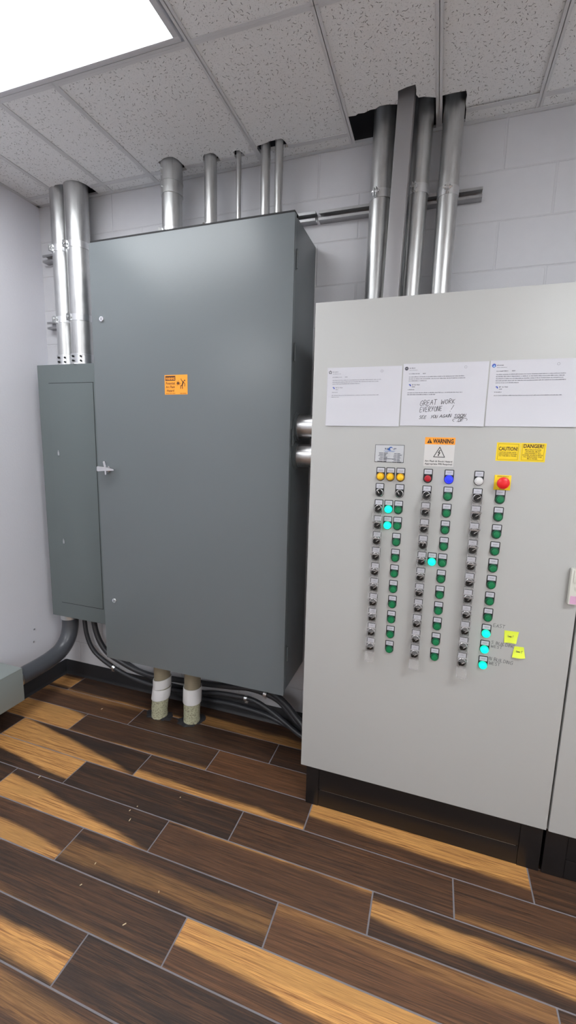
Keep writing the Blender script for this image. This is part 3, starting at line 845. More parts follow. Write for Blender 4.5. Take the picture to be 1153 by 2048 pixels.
# two short horizontal nipples between the cabinets
for z, d_, lb in ((1.706, .232, 'upper short horizontal steel pipe between the two cabinets'), (1.573, .232, 'lower short horizontal steel pipe between the two cabinets')):
    t_ = thing('pipe_nipple', lb, 'pipe', 1.8, d_, z-.05, 'short pipes joining the two cabinets')
    MB().cyl((1.724, d_, z), (1.8855, d_, z), .0535, seg=44).build('pipe', 'horizontal_galvanised', t_)
    mb = MB(); mb.cyl((1.7245, d_, z), (1.729, d_, z), .0665, seg=44); mb.cyl((1.729, d_, z), (1.740, d_, z), .0600, seg=44); mb.build('locknut', 'grey_cabinet_paint', t_)

# ------------------------------------------------------------------ tall light grey control cabinet
C = thing('control_cabinet', 'tall light grey control cabinet with rows of switches, lights and taped papers', 'cabinet', 2.36, .26, 0)
wd = .5177; wx0, wx1, wz0, wz1 = 1.877, 2.847, .2115, 2.154
mb = MB(); mb.box(1.886, 2.8495, .004, .494, .2, 2.150, .002); mb.build('enclosure_body', 'light_cabinet_paint', C)
MB().box(1.893, 2.834, .494, .499, .23, 2.136).build('door_gasket', 'black_gasket', C)
MB().box(wx0, wx1, .4985, wd, wz0, wz1, .0035).build('door', 'light_cabinet_paint', C)
mb = MB(); mb.box(1.897, 2.8465, .02, .484, 0, .2, .001)
mb.box(1.897, 1.955, .484, .4876, 0, .2, .001); mb.box(2.77, 2.8465, .484, .4876, 0, .2, .001)
mb.box(1.957, 2.768, .484, .4868, .0865, .198, .0008); mb.box(1.957, 2.768, .484, .4868, .002, .0835, .0008)
mb.build('plinth', 'black_steel', C)
MB().box(1.962, 2.760, .4868, .4871, .0838, .0848).build('plinth_seam', 'zinc', C)
C2 = thing('control_cabinet', 'second light grey cabinet, only its lower left edge visible at the right', 'cabinet', 3.3, .26, 0)
MB().box(2.8525, 3.80, .004, .494, .2, 2.150, .002).build('enclosure_body', 'light_cabinet_paint', C2)
MB().box(2.862, 3.80, .494, .499, .23, 2.136).build('door_gasket', 'black_gasket', C2)
MB().box(2.8535, 3.805, .4985, wd, .2100, wz1, .0035).build('door', 'light_cabinet_paint', C2)
mb = MB(); mb.box(2.857, 3.80, .02, .484, 0, .2, .001); mb.box(2.857, 2.93, .484, .4876, 0, .2, .001); mb.box(2.932, 3.78, .484, .4868, .0865, .198, .0008); mb.box(2.932, 3.78, .484, .4868, .002, .0835, .0008)
mb.build('plinth', 'black_steel', C2)

FD = wd            # face of the door
# --- legend plate outline (origin = centre of the button)
def legend_poly(w, top, r, n=14):
    pts = [(-w, top-.003), (-w+.0009, top-.0009), (-w+.003, top), (w-.003, top), (w-.0009, top-.0009), (w, top-.003), (w, 0)]
    for k in range(1, n): a = -PI*k/n; pts.append((w*math.cos(a), r*math.sin(a)))
    pts.append((-w, 0)); return pts
def textrows(mb, x, z, w, d, rows, seed, h=.0011):
    r_ = random.Random(seed)
    for i, fr_ in enumerate(rows):
        x0 = x-w*fr_/2; end = x+w*fr_/2; zz = z-i*h*2.3
        while x0 < end-.0006:
            L = min(r_.uniform(.0014, .0036), end-x0); mb.box(x0, x0+L, d, d+.0002, zz-h/2, zz+h/2); x0 += L+.0006
def new_button(kind):
    """part with its sub-parts, built round the world origin of the cabinet face"""
    ox, oz = 2.36, 1.3
    O = W(ox, FD, oz)
    mb = MB()
    if kind == 'selector':
        mb.lathe_d(ox, oz, [(.0148, 0), (.0148, .004), (.0135, .0065), (.0125, .007), (.0118, .005), (0, .005)], FD+.0012)
        root = mb.build('selector_switch', 'chrome', C, origin=O)
    else:
        mb.lathe_d(ox, oz, [(.0148, 0), (.0148, .006), (.0138, .008), (.0120, .008), (.0118, .004), (0, .004)], FD+.0012)
        root = mb.build({'green': 'push_button', 'lit': 'push_button'}.get(kind, 'indicator_light'),
                        {'green': 'lens_green_rim', 'lit': 'lens_lit_green_rim', 'yellow': 'lens_yellow_rim', 'red': 'black_plastic', 'blue': 'lens_lit_blue', 'white': 'chrome'}[kind], C, origin=O)
    mb = MB()
    mb.prism([(ox+a, oz+b_) for a, b_ in legend_poly(.0162, .0352, .0172)], FD, FD+.0013)
    mb.mi = 1; mb.box(ox-.0133, ox+.0133, FD+.0013, FD+.0016, oz+.0158, oz+.0324, .0001)
    mb.mi = 2; textrows(mb, ox, oz+.0255, .019, FD+.0016, {'selector': (.35, .9), 'yellow': (.9, .9, .9)}.get(kind, (.9, .7)), len(kind), .0010)
    mb.build('legend_plate', ['legend_black', 'legend_insert', 'ink_grey'], root, origin=O)
    mb = MB()
    if kind == 'selector':
        mb.lathe_d(ox, oz, [(.0128, 0), (.0124, .009), (.0112, .0105), (0, .0105)], FD+.005)
        mb.prism([(ox-.0118, oz-.0035), (ox-.0125, oz), (ox-.0118, oz+.0035), (ox+.0118, oz+.0035), (ox+.0125, oz), (ox+.0118, oz-.0035)], FD+.013, FD+.022)
        mb.mi = 1; mb.box(ox-.001, ox+.0115, FD+.022, FD+.0224, oz-.0009, oz+.0009)
        kn = mb.build('knob', ['black_plastic', 'sticker_white'], root, origin=O)
    else:
        mat = {'green': 'lens_green', 'lit': 'lens_lit_green', 'yellow': 'lens_yellow', 'red': 'lens_red', 'blue': 'lens_lit_blue', 'white': 'lens_white'}[kind]
        top = .0135 if kind in ('green', 'lit') else .016
        mb.lathe_d(ox, oz, [(.0115, .004), (.0115, top-.003), (.0102, top), (.0086, top+.0002), (.0082, top-.0008), (.0040, top-.0004), (0, top)] if kind in ('green',) else [(.0122, .004), (.0120, top-.004), (.0100, top), (.0060, top+.0012), (0, top+.0016)], FD+.0005)
        mb.build('lens', mat, root, origin=O)
    if kind == 'selector':
        # clear hinged guard: frame round the knob and lid hanging open below
        mb = MB(); fw = .0165
        for q in ((ox-fw, ox-fw+.0016, oz-.0185, oz+.0165), (ox+fw-.0016, ox+fw, oz-.0185, oz+.0165)): mb.box(q[0], q[1], FD+.0015, FD+.016, q[2], q[3], .0004)
        mb.box(ox-fw, ox+fw, FD+.0015, FD+.015, oz-.0200, oz-.0185, .0004); mb.box(ox-fw, ox+fw, FD+.0015, FD+.013, oz+.0155, oz+.0168, .0004)
        fr_ = mb
        # lid as an open tray, tilted about its hinge at the frame's foot
        lid = MB(); w_, l_, h_ = .0172, .0365, .017
        lid.box(-w_, w_, 0, .0014, -l_, 0, .0004); lid.box(-w_, -w_+.0014, 0, h_, -l_, 0, .0004); lid.box(w_-.0014, w_, 0, h_, -l_, 0, .0004)
        lid.box(-w_, w_, 0, h_, -l_, -l_+.0014, .0004); lid.box(-.006, .006, h_-.001, h_+.005, -l_-.003, -l_+.001, .0004)
        for sx_ in (-.009, .009): lid.box(sx_-.0022, sx_+.0022, 0, .006, -.004, .003, .0004)
        M_ = Matrix.Translation(W(ox, FD+.014, oz-.0195)) @ Matrix.Rotation(math.radians(-24), 4, 'X')
        for v in lid.bm.verts: v.co = M_ @ v.co
        fr_.build('guard_frame', 'clear_plastic', root, origin=O)
        lid.build('guard_lid', 'clear_plastic', root, origin=O)
    return root
PROTO = {}
def place(kind, x, z, rot=0., guard=False, label=None):
    if kind not in PROTO:
        PROTO[kind] = new_button(kind)
    src = PROTO[kind]
    r_ = src.copy(); COL.objects.link(r_); r_.parent = C; r_.location = W(x, FD, z)-ORG[C.name]
    for ch in src.children:
        if ch.name.startswith('guard') and not guard: continue
        c_ = ch.copy(); COL.objects.link(c_); c_.parent = r_
        c_.location = ch.location.copy()
        if ch.name.startswith('knob'): c_.rotation_euler = (0, -rot, 0)
    if label: r_['label'] = label
    return r_
zr = lambda k: 1.4530-.0624*k
for x in (2.155, 2.1915, 2.2285): place('yellow', x, 1.5140, label='yellow pilot light')
place('red', 2.3263, 1.5145, label='red pilot light'); place('blue', 2.3990, 1.5145, label='glowing blue pilot light'); place('white', 2.4987, 1.5145, label='white pilot light')
place('selector', 2.155, zr(0), math.radians(125)); place('selector', 2.2290, zr(0), math.radians(125))
for k in range(1, 11): place('selector', 2.1550, zr(k), math.radians(35), True)
for k in range(0, 11): place('selector', 2.3263, zr(k), math.radians(35 if k != 3 else 80), True)
for k in range(0, 11): place('selector', 2.4985, zr(k), math.radians(35), True)
for k in range(1, 11): place('green', 2.2285, zr(k))
for k in range(0, 11): place('green', 2.4000, zr(k))
for k in range(0, 8): place('green', 2.5725, zr(k))
for k in range(8, 11): place('lit', 2.5720, zr(k), label='lit green push button')
for k in (1, 2): place('lit', 2.1918, zr(k), label='lit green push button')
place('lit', 2.3630, zr(4), label='lit green push button')
for s_ in list(PROTO.values()):     # the patterns themselves are not part of the panel
    for ch in list(s_.children): bpy.data.objects.remove(ch)
    bpy.data.objects.remove(s_)
# emergency stop
ex, ez = 2.5752, 1.5122
mb = MB(); mb.box(ex-.0265, ex+.0265, FD, FD+.0016, ez-.0260, ez+.0260, .0006)
es = mb.build('emergency_stop_button', 'sticker_yellow', C); es['label'] = 'red mushroom button on a yellow plate'
mb = MB(); mb.lathe_d(ex, ez, [(.013, 0), (.013, .016), (.0195, .018), (.0205, .022), (.0195, .027), (.015, .0305), (.008, .032), (0, .0325)], FD+.0016); mb.build('mushroom_head', 'estop_red', es)
mb = MB(); mb.text('EMERGENCY', ex, ez+.0195, .0052, FD+.002, 'CENTER', fit=.036); mb.text('STOP', ex, ez-.0245, .0052, FD+.002, 'CENTER', fit=.018); mb.build('plate_lettering', 'sign_black', es)

# nameplate
npz = 1.6005; npx = 2.1829
mb = MB(); mb.box(npx-.0535, npx+.0535, FD, FD+.0008, npz-.0325, npz+.0325, .0003)
pl = mb.build('nameplate', 'sign_black', C)
mb = MB(); mb.box(npx-.0520, npx+.0520, FD+.0008, FD+.0011, npz-.0310, npz+.0310); mb.build('plate_face', 'silver_plate', pl)
mb = MB(); dd = FD+.0014
mb.text('BLUE', npx-.0175, npz+.0150, .0082, dd, 'LEFT', bold=.03, fit=.013)
mb.text('LIFT', npx+.0130, npz+.0150, .0082, dd, 'LEFT', bold=.03, fit=.0115)
mb.build('logo_lettering', 'logo_navy', pl)
mb = MB()
wave = [(-.0085, .0135), (-.0045, .0165), (-.002, .0215), (.002, .0245), (.0068, .0252), (.011, .0228), (.0115, .0185), (.0095, .0205), (.006, .0215), (.003, .0195), (.0025, .016), (.0055, .0128), (.009, .0118), (0, .0112)]
mb.prism([(npx+a-.001, npz+b_) for a, b_ in wave], FD+.0011, dd)
textrows(mb, npx, npz+.0098, .042, FD+.0011, (1.0, .8), 3, .0013); mb.build('wave_logo', 'logo_blue', pl)
mb = MB()
for i in range(7):
    z = npz+.0018-i*.0052; r_ = random.Random(i+40)
    L = r_.uniform(.012, .023); mb.box(npx-.0215-L, npx-.0225, FD+.0011, dd, z-.0009, z+.0009)
    mb.box(npx-.0205, npx-.0205+r_.uniform(.008, .016), FD+.0011, dd, z-.0011, z+.0011)
    L = r_.uniform(.010, .018); mb.box(npx+.0275-L, npx+.0275, FD+.0011, dd, z-.0022, z-.0005)
    mb.box(npx+.0290, npx+.0290+r_.uniform(.008, .017), FD+.0011, dd, z-.0022, z-.0003)
    mb.box(npx-.0205, npx+.003, FD+.0011, dd, z-.0030, z-.0027); mb.box(npx+.0285, npx+.0495, FD+.0011, dd, z-.0040, z-.0037)
mb.box(npx-.0205, npx+.024, FD+.0011, dd, npz-.0205, npz-.0188)
mb.build('plate_text', 'ink', pl)

# arc flash warning sticker
wx, wzb_, wzt_ = 2.3588, 1.5595, 1.6635
mb = MB(); mb.box(wx-.0515, wx+.0515, FD, FD+.0006, wzb_, wzt_); wl = mb.build('warning_label', 'sticker_white', C); wl['label'] = 'white and orange arc flash warning sticker'
MB().box(wx-.0515, wx+.0515, FD+.0006, FD+.0009, 1.6382, wzt_).build('label_banner', 'sticker_orange', wl)
dd = FD+.0012; mb = MB()
mb.text('WARNING', wx-.0235, 1.6430, .0215, dd, 'LEFT', bold=.035, fit=.0700)
mb.prism([(wx-.0445, 1.6425), (wx-.0355, 1.6595), (wx-.0265, 1.6425)], FD+.0009, dd)
textl = [('Arc Flash & Shock Hazard', 1.5755), ('Appropriate PPE Required', 1.5655)]
for s_, z in textl: mb.text(s_, wx, z, .0082, FD+.0009, 'CENTER', bold=.02, fit=.094)
tp, bl, br = (wx+.001, 1.6290), (wx-.0180, 1.5935), (wx+.0195, 1.5935)
mb.stroke([tp, bl, br, tp], .0024, FD+.0007)
mb.prism([(wx+.0015, 1.6190), (wx-.0055, 1.6080), (wx-.0005, 1.6085), (wx-.0035, 1.6005), (wx-.005, 1.6010), (wx-.0025, 1.5960), (wx+.0008, 1.5998), (wx-.0008, 1.6000), (wx+.0050, 1.6105), (wx-.0002, 1.6102), (wx+.0048, 1.6190)], FD+.0006, FD+.001)
mb.build('label_lettering', 'sign_black', wl)
mb = MB(); mb.box(wx-.0362, wx-.0348, dd, dd+.0002, 1.6475, 1.6545); mb.box(wx-.0362, wx-.0348, dd, dd+.0002, 1.6445, 1.6460); mb.build('exclamation_mark', 'sticker_orange', wl)

# yellow caution / danger pair
for (x0, x1, title, tz, ts, rows, lb) in (
    (2.5460, 2.6196, 'CAUTION!', 1.6235, .0170, ['E-STOP DOES NOT', 'DISCONNECT POWER', 'TO THE MCC PANEL'], 'yellow caution sticker'),
    (2.6208, 2.6978, 'DANGER!', 1.6340, .0170, ['MULTIPLE POWER', 'SOURCES, MUST', 'DISCONNECT ALL', 'POWER SOURCE PRIOR', 'TO SERVICING THE', 'MCC PANEL'], 'yellow danger sticker')):
    mb = MB(); mb.box(x0, x1, FD, FD+.0006, 1.5872, 1.6502); s0 = mb.build('warning_label', 'sticker_yellow', C); s0['label'] = lb
    mb = MB(); dd = FD+.0008; xc = (x0+x1)/2; m_ = .0055
    a, b_, c_, e_ = x0+m_, x1-m_, 1.5872+.0048, 1.6502-.0048
    mb.stroke([(a, c_), (b_, c_), (b_, e_), (a, e_), (a, c_)], .0007, dd-.0001)
    mb.text(title, xc, tz, ts, dd, 'CENTER', bold=.03, fit=.0590 if 'C' in title[0] else .0600)
    for i, s_ in enumerate(rows): mb.text(s_, xc, tz-.0085-i*.0060, .0056, dd, 'CENTER', bold=.02, fit=min(.0035*len(s_), .062))
    mb.build('label_lettering', 'sticker_brown', s0)

# handwriting ------------------------------------------------------------------
GL = {
 'A': [[(0, 0), (.45, 1), (.8, 0)], [(.15, .4), (.7, .42)]], 'B': [[(.1, 0), (.1, 1), (.55, .9), (.6, .65), (.15, .52), (.7, .4), (.65, .08), (.1, 0)]],
 'D': [[(.1, 0), (.1, 1), (.6, .85), (.75, .45), (.55, .1), (.05, 0)]], 'E': [[(.65, 1), (.1, .95), (.05, .5), (.05, 0), (.65, .04)], [(.05, .5), (.55, .53)]],
 'G': [[(.8, .85), (.5, 1), (.15, .7), (.05, .25), (.3, 0), (.7, .1), (.72, .45), (.45, .42)]], 'I': [[(.1, 0), (.1, 1)]],
 'K': [[(.1, 0), (.1, 1)], [(.65, 1), (.12, .45), (.75, 0)]], 'L': [[(.1, 1), (.1, 0), (.6, 0)]], 'N': [[(.05, 0), (.1, 1), (.6, .05), (.7, 1)]],
 'O': [[(.4, 1), (.08, .75), (.08, .25), (.4, 0), (.72, .3), (.7, .78), (.4, 1)]], 'P': [[(.1, 0), (.15, 1), (.6, .9), (.6, .6), (.12, .48)]],
 'R': [[(.1, 0), (.12, 1), (.6, .9), (.55, .6), (.14, .5), (.75, 0)]], 'S': [[(.65, .9), (.35, 1), (.1, .78), (.6, .35), (.45, .02), (.05, .08)]],
 'T': [[(0, 1), (.8, 1)], [(.4, 1), (.4, 0)]], 'U': [[(.05, 1), (.08, .2), (.35, 0), (.65, .25), (.68, 1)]], 'V': [[(.05, 1), (.35, 0), (.7, 1)]],
 'W': [[(0, 1), (.15, 0), (.45, .7), (.65, .02), (.95, 1)]], 'Y': [[(.05, 1), (.35, .5)], [(.7, 1), (.2, 0)]], '!': [[(.45, 1), (.25, .3)], [(.17, .06), (.2, .0)]], '.': [[(.1, .05), (.15, 0)]],
 '1': [[(.1, .75), (.3, 1), (.3, 0)]], '2': [[(.05, .8), (.35, 1), (.6, .75), (.05, 0), (.65, .02)]], 't': [[(.3, 1), (.3, .1), (.5, 0)], [(.05, .7), (.6, .72)]], 'o': [[(.3, .55), (.08, .3), (.3, 0), (.52, .3), (.3, .55)]], 'n': [[(.08, 0), (.1, .55), (.12, .4), (.4, .55), (.48, 0)]], 'e': [[(.08, .3), (.5, .33), (.3, .55), (.08, .28), (.3, 0), (.5, .08)]],
 'g': [[(.5, .5), (.25, .55), (.08, .3), (.3, .05), (.5, .45), (.48, -.3), (.15, -.35)]],
}
GWD = {'W': 1.1, 'I': .3, '.': .3, '!': .6, ' ': .55, 'o': .6, 'n': .6, 'e': .6, 'g': .6, 't': .6}
def hand(mb, txt, x, z, h, total, w, d, slope=0., slant=.12, seed=1):
    r_ = random.Random(seed)
    adv = sum(GWD.get(c, .92) for c in txt)*h; k = total/adv
    cx = 0
    for c in txt:
        j = r_.uniform(-.05, .05)*h; s_ = 1+r_.uniform(-.08, .08)
        for st in GL.get(c, []):
            pts = []
            for a, b_ in st:
                X = cx+(a*s_+slant*b_)*h*k; Z = b_*h*s_+j
                pts.append((x+X*math.cos(slope)-Z*math.sin(slope), z+X*math.sin(slope)+Z*math.cos(slope)))
            if len(pts) > 3:
                q = []
                for i in range(len(pts)-1):
                    p0, p1, p2, p3 = pts[max(0, i-1)], pts[i], pts[i+1], pts[min(len(pts)-1, i+2)]
                    for n_ in range(4):
                        t__ = n_/4
                        q.append(tuple(.5*(2*p1[m]+(-p0[m]+p2[m])*t__+(2*p0[m]-5*p1[m]+4*p2[m]-p3[m])*t__**2+(-p0[m]+3*p1[m]-3*p2[m]+p3[m])*t__**3) for m in (0, 1)))
                q.append(pts[-1]); pts = q
            mb.stroke(pts, w, d)
        cx += GWD.get(c, .92)*h*k
mb = MB()
hand(mb, 'EAST', 2.5935, .9825, .0125, .040, .0011, FD, 0, .1, 2)
hand(mb, 'S BUILDING', 2.5925, .9180, .0110, .080, .0011, FD, -.07, .05, 3)
hand(mb, 'WEST', 2.5935, .9030, .0105, .038, .0011, FD, -.03, .05, 4)
hand(mb, 'N BUILDING', 2.5915, .8520, .0125, .080, .0011, FD, -.05, .05, 5)
hand(mb, 'WEST', 2.5925, .8345, .0115, .038, .0011, FD, 0, .05, 6)
mb.build('handwritten_marking', 'pencil_marker', C)

# door handle at the right edge
mb = MB(); mb.box(2.8125, 2.8460, FD, FD+.022, 1.1085, 1.2350, .004)
hp = mb.build('door_handle', 'device_ivory', C)
mb = MB(); mb.lathe_d(2.8370, 1.168, [(.0115, 0), (.0115, .002), (.0085, .003), (0, .0032)], FD+.022); mb.box(2.820, 2.8445, FD+.022, FD+.026, 1.188, 1.230, .0015); mb.build('handle_grip', 'device_ivory', hp)
mb = MB(); mb.lathe_d(2.8370, 1.168, [(.0060, 0), (.0060, .0006), (0, .0006)], FD+.0252); mb.build('keyhole', 'black_plastic', hp)
mb = MB(); mb.box(2.8175, 2.8450, FD+.022, FD+.0225, 1.1120, 1.1400); st = mb.build('handle_sticker', 'pink_print', hp)

# ------------------------------------------------------------------ papers
PAPERS = [
 ('white printed sheet with black avatar, leftmost of three taped on the cabinet', 1.9335, 2.2105, 1.7000, 1.9157, 'avatar_black'),
 ('printed white sheet with big handwritten thank-you, middle of three on the cabinet', 2.2145, 2.4975, 1.7035, 1.9215, 'avatar_grey'),
 ('printed white sheet with a round blue avatar, rightmost of three on the cabinet', 2.5015, 2.7765, 1.7045, 1.9228, 'avatar_blue'),
]
for i, (lb, x0, x1, z0, z1, av) in enumerate(PAPERS):
    w, h = x1-x0, z1-z0
    def fn(x, z, x0=x0, z1=z1, w=w, h=h, i=i):
        u = (x-x0)/w; v = (z1-z)/h
        return .0006*(1+math.sin(v*11+u*2+i))*.5 + .0045*(v**5)*(.35+.65*(u if i != 0 else 1-u)**2) + .0006*(1+math.sin(v*23+i))*.4
    t_ = thing('printed_sheet', lb, 'paper', (x0+x1)/2, FD+.001, z0, 'printed reviews taped on the control cabinet')
    mb = MB(); nu, nv = 20, 24; D0 = FD+.0006
    gv = [[mb.bm.verts.new((x0+w*a/nu, -(D0+fn(x0+w*a/nu, z0+h*b_/nv)), z0+h*b_/nv)) for a in range(nu+1)] for b_ in range(nv+1)]
    for b_ in range(nv):
        for a in range(nu): mb._f([gv[b_][a], gv[b_][a+1], gv[b_+1][a+1], gv[b_+1][a]])
    o = mb.build('sheet', 'paper', t_, norm=False)
    so = o.modifiers.new('thick', 'SOLIDIFY'); so.thickness = .0003; so.offset = -1
    rot = .012
    # print
    mb = MB(); dt = D0+.0003
    r_ = random.Random(i+11)
    def line(x, z, L, hh=.0017):
        xe = x+L
        while x < xe-.001:
            a = min(r_.uniform(.003, .011), xe-x)
            y_ = 0
            # word made of letter-like ticks
            q = x
            while q < x+a-.0004:
                hq = hh*(1 if r_.random() < .7 else 1.45); mb.box(q, q+.0011, dt-.0001, dt, z, z+hq); q += .0016
            x += a+.0015
    mx_ = x0+.021
    line(mx_, z1-.0170, .020, .0024); 
    line(mx_+.012, z1-.0330-.003, .024); mb.text('NEW', mx_+.047, z1-.0365, .0045, dt, 'LEFT', bold=.02)
    zz = z1-.047
    rows = [[.182, .176, .105], [.186, .190, .062], [.206, .203, .200, .208, .070]][i]
    for L in rows: line(mx_, zz, L); zz -= .0068
    zz -= .0075
    mb.text('Car Wash', mx_+.0200 if i != 1 else mx_+.0195, zz, .0048, dt, 'LEFT', bold=.02); line(mx_+.0125, zz, .006, .0026)
    line(mx_+.0125, zz-.0066, .011)
    line(mx_-.001, zz-.0165, .022)
    for k_, L in enumerate([[.178, .028], [.186, .096], [.203]][i]): line(mx_-.002, zz-.0275-k_*.0066, L)
    mb.warp(lambda x, z: fn(x, z)); pr = mb.build('printed_text', 'ink_grey' if i == 0 else 'ink', t_)
    mb = MB()
    line(mx_, z1-.0235, .030, .0012)
    for k_ in range(5): mb.box(mx_+k_*.0042, mx_+k_*.0042+.0022, dt-.0001, dt, z1-.0360, z1-.0340)
    # speech bubble outline
    cx_, cz_ = x0+w*.74, z1-.0165
    mb.stroke([(cx_+.0040*math.cos(k_*PI/8), cz_+.0040*math.sin(k_*PI/8)) for k_ in range(17)], .0007, dt)
    mb.warp(lambda x, z: fn(x, z)); mb.build('faint_print', 'ink_grey', t_)
    # avatar disc
    mb = MB(); ax_, az_ = x0+.0115, z1-.0165
    if i == 0:
        for k_ in range(5):
            a = k_*2*PI/5+.3; q = [(ax_+.0062*math.cos(a+b_), az_+.0062*math.sin(a+b_)) for b_ in (-.42, -.1, .2, .42)]+[(ax_+.0026*math.cos(a+.3), az_+.0026*math.sin(a+.3)), (ax_+.0026*math.cos(a-.3), az_+.0026*math.sin(a-.3))]
            mb.prism(q, dt-.0001, dt)
        mb.warp(lambda x, z: fn(x, z)); mb.build('avatar', 'marker', t_)
    else:
        mb.prism([(ax_+.0064*math.cos(k_*PI/10), az_+.0064*math.sin(k_*PI/10)) for k_ in range(20)], dt-.0001, dt)
        mb.warp(lambda x, z: fn(x, z)); ao = mb.build('avatar', av, t_)
        if i == 1:
            mb = MB(); mb.text('PT', ax_, az_-.0022, .0062, dt+.0002, 'CENTER'); mb.warp(lambda x, z: fn(x, z)); mb.build('initials', 'paper', ao)
        else:
            mb = MB(); mb.prism([(ax_-.004, az_-.003), (ax_+.001, az_+.002), (ax_+.004, az_-.001), (ax_+.002, az_-.005)], dt, dt+.0001); mb.warp(lambda x, z: fn(x, z)); mb.build('avatar_mark', 'logo_pale', ao)
    mb = MB(); ax_, az_ = mx_+.005, zz+.0005
    mb.prism([(ax_-.005, az_+.002), (ax_, az_+.004), (ax_+.004, az_+.001), (ax_+.004, az_-.004), (ax_+.001, az_-.004), (ax_, az_-.0005)], dt-.0001, dt)
    mb.warp(lambda x, z: fn(x, z)); mb.build('reply_avatar', 'avatar_blue', t_)
    if i == 1:
        mb = MB()
        hand(mb, 'GREAT', 2.2800, 1.7745, .0175, .058, .0013, dt, .07, .22, 9); hand(mb, 'WORK', 2.3515, 1.7800, .0150, .048, .0013, dt, .05, .2, 10)
        hand(mb, 'EVERYONE', 2.2810, 1.7520, .0165, .078, .0013, dt, .07, .2, 11); hand(mb, '!', 2.3800, 1.7545, .0215, .014, .0013, dt, 0, .2, 12)
        hand(mb, 'SEE', 2.2800, 1.7290, .0100, .026, .0013, dt, .03, .3, 13); hand(mb, 'YOU', 2.3200, 1.7310, .0100, .024, .0013, dt, .03, .3, 14)
        hand(mb, 'AGAIN', 2.3500, 1.7325, .0105, .040, .0013, dt, .04, .3, 15); hand(mb, 'SOON.', 2.3985, 1.7350, .0100, .042, .0013, dt, .03, .3, 16)
        mb.stroke([(2.3985, 1.7325), (2.4300, 1.7350)], .001, dt)
        el = [(2.4190+.0240*math.cos(a_), 1.7255+.0070*math.sin(a_)+.06*.024*math.cos(a_)) for a_ in [k_*2*PI/28 for k_ in range(-2, 18)]]
        mb.stroke(el, .0011, dt); hand(mb, 'OP', 2.4120, 1.7185, .0110, .018, .0013, dt, .1, .4, 17); mb.stroke([(2.409, 1.7190), (2.428, 1.7225)], .001, dt)
        mb.warp(lambda x, z: fn(x, z)); mb.build('handwritten_note', 'marker', t_)

# sticky notes
def sticky(lb, quad_, txt, seed, curl):
    t_ = thing('sticky_note', lb, 'sticky note', sum(q[0] for q in quad_)/4, FD+.001, min(q[1] for q in quad_), 'yellow sticky notes on the cabinet door')
    mb = MB(); n = 12; (a0, a1), (b0, b1), (c0, c1), (d0_, d1_) = quad_   # TL TR BR BL
    def pt(u, v):
        x = (a0*(1-u)+b0*u)*(1-v)+(d0_*(1-u)+c0*u)*v; z = (a1*(1-u)+b1*u)*(1-v)+(d1_*(1-u)+c1*u)*v
        return x, z, .0004+curl*v**2.2*(1+.3*math.sin(u*5+seed))
    g_ = []
    for j in range(n+1):
        rw = []
        for k in range(n+1):
            x, z, o_ = pt(k/n, j/n); rw.append(mb.bm.verts.new((x, -(FD+o_), z)))
        g_.append(rw)
    for j in range(n):
        for k in range(n): mb._f([g_[j+1][k], g_[j+1][k+1], g_[j][k+1], g_[j][k]])
    o = mb.build('note_sheet', 'sticky_yellow', t_, norm=False)
    so = o.modifiers.new('thick', 'SOLIDIFY'); so.thickness = .0003; so.offset = -1
    mb = MB(); x, z, o_ = pt(.22, .52); hand(mb, txt, x, z, .0085, .022, .0008, FD+.0004+curl*.35, 0, .2, seed)
    mb.build('pencil_scribble', 'ink_grey', t_)
sticky('yellow sticky note beside the word EAST, the upper one', [(2.6325, .9755), (2.6800, .9765), (2.6735, .9335), (2.6345, .9310)], 'tone 1', 3, .006)
sticky('yellow sticky note below and right, the lower one', [(2.6705, .9205), (2.7010, .9215), (2.7075, .8835), (2.6650, .8790)], 'tone 2', 5, .009)

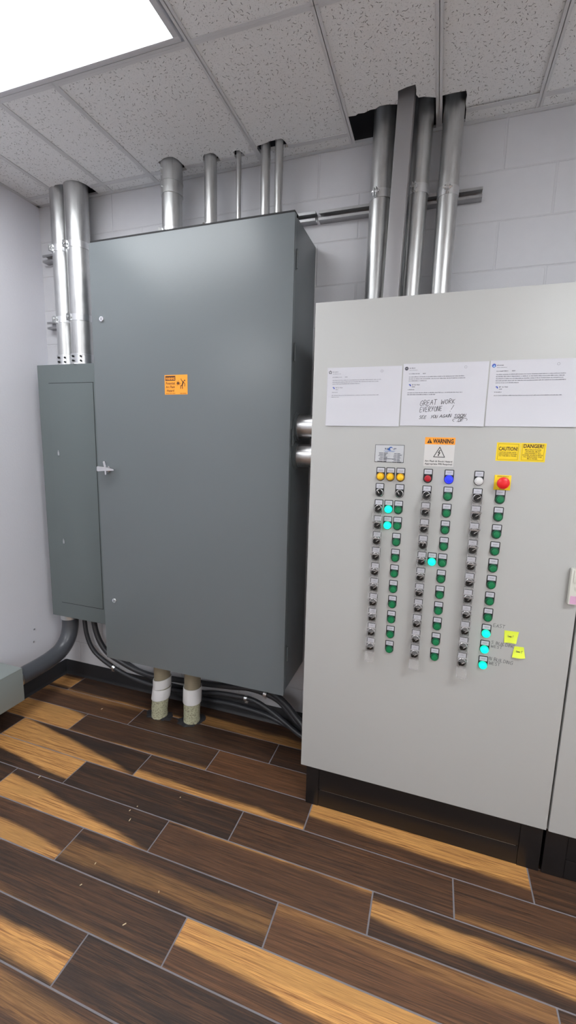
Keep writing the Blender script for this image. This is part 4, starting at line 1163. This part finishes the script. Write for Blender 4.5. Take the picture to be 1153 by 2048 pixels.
# small debris on the floor
rr3 = random.Random(3)
for x, d_, L in ((.5318, .2547, .011), (.6404, .7945, .012), (1.176, .803, .008), (1.2083, .8434, .013), (1.213, 1.0508, .008), (1.2237, 1.1349, .008), (1.4627, 1.1896, .012), (1.5078, 1.0585, .007), (1.3457, .664, .005), (1.1932, .7738, .005)):
    mb = MB(); mb.box(-L/2, L/2, -.0015, .0015, .0002, .002, .0004)
    a = rr3.uniform(.9, 2.2)
    for v in mb.bm.verts: v.co = Matrix.Rotation(a, 3, 'Z') @ v.co + Vector((x, -d_, 0))
    tag(mb.build('wood_chip', 'chip_wood'), 'tiny pale wood chip lying on the plank floor', 'debris', 'wood chips on the floor')
# screws left in the left wall
for d_, z, lb in ((.2334, .4184, 'small screw head sticking out of the left wall, the higher one'), (.2434, .338, 'small screw head low in the left wall just above the elbow')):
    mb = MB(); mb.cyl((.0, 0, 0), (.004, 0, 0), .0055, seg=12)
    for v in mb.bm.verts: v.co += Vector((0, -d_, z))
    tag(mb.build('wall_screw', 'zinc'), lb, 'screw', 'screws in the left wall')

# ------------------------------------------------------------------ world, camera, view
w = bpy.data.worlds.new('World'); SC.world = w; w.use_nodes = True
w.node_tree.nodes['Background'].inputs[0].default_value = (.5, .52, .55, 1); w.node_tree.nodes['Background'].inputs[1].default_value = .2
cam = bpy.data.cameras.new('camera'); co = bpy.data.objects.new('camera', cam); COL.objects.link(co)
cam.sensor_fit = 'VERTICAL'; cam.sensor_height = 36; cam.lens = 865.6764/2048*36; cam.clip_start = .02; cam.clip_end = 60
r = Vector((0.9461997, 0.3226677, 0.0243242)); u = Vector((-0.0738032, 0.1420095, 0.9871101)); f = Vector((-0.3150543, 0.9357985, -0.1581833))
M4 = Matrix((( r.x, u.x, -f.x, 2.3501458), (r.y, u.y, -f.y, -2.1884978), (r.z, u.z, -f.z, 1.6316661), (0, 0, 0, 1)))
co.matrix_world = M4
SC.camera = co
SC.view_settings.view_transform = 'Standard'; SC.view_settings.look = 'None'; SC.view_settings.gamma = 1; SC.view_settings.use_curve_mapping = False
SC.view_settings.exposure = 0.84
SC.cycles.max_bounces = 8; SC.cycles.diffuse_bounces = 4; SC.cycles.transparent_max_bounces = 16; SC.cycles.use_denoising = True
